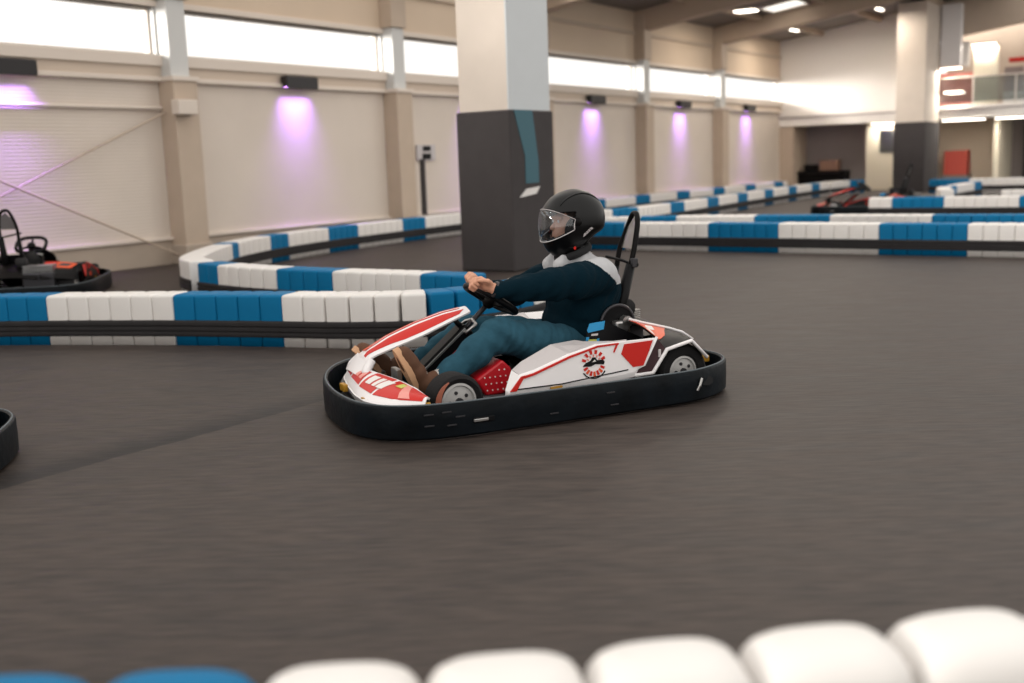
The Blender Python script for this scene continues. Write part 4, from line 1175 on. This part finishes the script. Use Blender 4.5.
    for i in range(NA):
        for j in range(NB+1):
            be = -PI/2*.985+PI*.985*j/NB
            idx[i, j] = len(vs); vs.append(hp(-PI+2*PI*i/NA, be))
    def inwin(p, g=0.0):
        lo = .795+(-.115-p.x)*.36
        rearx = -.243+(p.z-.86)*-.25
        return p.x > rearx-g and lo-g < p.z < .935+g
    fs = []
    for i in range(NA):
        for j in range(NB):
            q = (idx[i, j], idx[(i+1) % NA, j], idx[(i+1) % NA, j+1], idx[i, j+1])
            c = (vs[q[0]]+vs[q[2]])/2
            if inwin(c): continue
            if c.z < .755 and -.36 < c.x < -.19 and abs(c.y) < .075 and c.z < .70+.10*(abs(c.x+.27)): continue
            fs.append(q)
    for j, s in ((0, 1), (NB, -1)):
        fs.append(tuple(idx[i, j] for i in range(NA)))
    hm = pym('helmet', vs, fs, [M['helmet'], M['helmet_in']], r, True)
    sol = hm.modifiers.new('thick', 'SOLIDIFY'); sol.thickness = .012; sol.offset = -1; sol.material_offset = 1; sol.material_offset_rim = 1
    # cheek padding between shell and face
    for s in (-1, 1):
        pv = Vol((-.40, -.13, .72), (-.14, .13, .96), .006)
        pv.ell((-.275, s*.088, .835), (.07, .022, .08), .01); pv.mesh('cheek_pad', [M['helmet_in']], hm)
    # visor: clear shell standing off the opening, edge highlights put in as pale grey tubes
    vv = []; vid = {}; fv = []
    a0, a1, b1 = R(-27), R(25), R(77)
    na, nb = 14, 36
    for i in range(na+1):
        for j in range(nb+1):
            be = -b1+2*b1*j/nb
            al = a0+(a1-a0)*i/na
            p = hp(al, be, 1.035)
            vid[i, j] = len(vv); vv.append(p)
    for i in range(na):
        for j in range(nb): fv.append((vid[i, j], vid[i+1, j], vid[i+1, j+1], vid[i, j+1]))
    vz = pym('visor', vv, fv, [M['visor']], hm, True)
    so = vz.modifiers.new('t', 'SOLIDIFY'); so.thickness = .002
    edge = [hp(a0, -b1+2*b1*j/nb, 1.037) for j in range(nb+1)]
    MB().tube(edge, .0022, 6).build('visor_highlight_rim', M['body_grey'], vz, True)
    edge = [hp(a1, -b1+2*b1*j/nb, 1.037) for j in range(nb+1)]
    MB().tube(edge, .0018, 6).build('visor_highlight_rim', M['body_grey'], vz, True)
    for s in (-1, 1):
        e2 = [hp(a0+(a1-a0)*q/8, s*b1, 1.037) for q in range(9)]
        MB().tube(e2, .0030, 6).build('visor_highlight_rim', M['body_grey'], vz, True)
        e3 = [hp(R(-30)+(R(30))*q/8*1.9, s*R(33), 1.037) for q in range(9)]
        c = hp(R(0), s*R(80), 1.02)
        mx_ = Matrix.Translation((-.262, s*.130, .885)) @ Matrix.Rotation(R(-90*s), 4, 'X')
        MB().lathe([(0, -.012), (.024, -.012), (.026, -.004), (.022, .002), (0, .003)], mx_, 24).build('visor_pivot', M['dark'], hm, True)
        # vents and ridges
        rg = [hp(R(40+q*14), s*R(38-q*1.5), 1.005) for q in range(8)]
        MB().tube(rg, [.002]+[.0045]*6+[.002], 6).build('shell_ridge', M['helmet'], hm, True)
        rg = [hp(R(-60-q*14), s*R(52-q*1.0), 1.004) for q in range(8)]
        MB().tube(rg, [.002]+[.004]*6+[.002], 6).build('shell_ridge', M['helmet'], hm, True)
        # white lettering patch on the lower side, a row of narrow marks
        def onshell(al, be, e=.0015): return hp(al, be, 1.0+e/.12)
        for q in range(4):
            aa = R(196-q*9+22); 
            A1 = R(-90-q*17)
            pts_ = [onshell(A1, s*R(70)), onshell(A1-R(13), s*R(69)), onshell(A1-R(14), s*R(75)), onshell(A1-R(1), s*R(76))]
            n_ = (pts_[1]-pts_[0]).cross(pts_[3]-pts_[0]).normalized()*.001
            b = MB(); b.add([p+n_ for p in pts_]+[p-n_ for p in pts_], [(0, 1, 2, 3), (7, 6, 5, 4), (0, 4, 5, 1), (1, 5, 6, 2), (2, 6, 7, 3), (3, 7, 4, 0)])
            b.build('lettering', M['body_grey'], hm)
    MB().tube([(-.295+.082*math.cos(2*PI*q/24), .080*math.sin(2*PI*q/24), .722-.35*.082*math.cos(2*PI*q/24)) for q in range(24)], .021, 10, closed=True).build('neck_roll', M['helmet_in'], hm, True)
    MB().box(-.262, -.250, .098, .104, .742, .758, .002).build('red_tag', M['red'], hm)
    MB().tube([hp(R(-88), be_, 1.0) for be_ in (-.8, -.4, 0, .4, .8)], .006, 8).build('chin_strap', M['black'], hm, True)
    tag(r, 'person in black full-face helmet, dark teal sweater and jeans driving the red and white kart', 'person')
    return r
YAW = R(204)
KP = (.067, 5.57, 0)
kart = make_kart()
tag(kart, 'red and white rental kart with black bumper ring driven by the helmeted person', 'go-kart')
kart.location = KP; kart.rotation_euler = (0, 0, YAW)
driver = make_person(); driver.location = KP; driver.rotation_euler = (0, 0, YAW)
_keep = dict(M)
M['body_white'] = M['black']; M['body_grey'] = M['dark']; M['white'] = M['metal']; M['pink'] = M['red']
k3 = make_kart()
M.update(_keep)
tag(k3, 'dark parked kart with tall rear hoop by the wall at far left', 'go-kart')
k3.location = (-5.0, 11.25, 0); k3.rotation_euler = (0, 0, R(100))
k4 = copy_tree(k3)
tag(k4, 'small distant dark and orange kart left of the blue and white row', 'go-kart')
p_ = W(12.05, 5.75, 0); k4.location = (p_.x+.5, p_.y, 0); k4.rotation_euler = (0, 0, R(146))
k2 = copy_tree(k3)
tag(k2, 'black bumper corner of a kart cut by the left picture edge, on the open track', 'go-kart')
k2.location = (-3.18, 4.05, 0); k2.rotation_euler = (0, 0, R(10))

# ------------------------------------------------------------------ light, camera
w = bpy.data.worlds.new('daylight'); SC.world = w; w.use_nodes = True
bg = w.node_tree.nodes['Background']; bg.inputs['Color'].default_value = (1.0, .965, .92, 1); bg.inputs['Strength'].default_value = 1.35

sd = bpy.data.lights.new('low_sun', 'SUN'); sd.energy = 9; sd.angle = R(20); sd.color = (1, .95, .88)
so_ = bpy.data.objects.new('low_sun', sd); COL.objects.link(so_)
dv = U*math.cos(R(36))+V*math.sin(R(36)); so_.rotation_euler = Vector((dv[0], dv[1], -.11)).to_track_quat('-Z', 'Y').to_euler()

cam = bpy.data.cameras.new('camera'); co = bpy.data.objects.new('camera', cam); COL.objects.link(co)
cam.sensor_width = 36; cam.lens = FPX/1024*36; cam.clip_start = .05; cam.clip_end = 300
Rm = Matrix(((_rr[0], _uu[0], -_fw[0]), (_rr[1], _uu[1], -_fw[1]), (_rr[2], _uu[2], -_fw[2])))
co.matrix_world = Matrix.Translation((0, 0, CAM_H)) @ Rm.to_4x4()
cam.dof.use_dof = True; cam.dof.focus_distance = 5.3; cam.dof.aperture_fstop = 1.5
SC.camera = co
SC.view_settings.view_transform = 'Standard'; SC.view_settings.look = 'None'
SC.view_settings.exposure = 0.0; SC.view_settings.gamma = 1.0; SC.view_settings.use_curve_mapping = False
SC.cycles.use_denoising = True
SC.cycles.max_bounces = 8; SC.cycles.diffuse_bounces = 4; SC.cycles.transparent_max_bounces = 16
SC.cycles.sample_clamp_indirect = 6
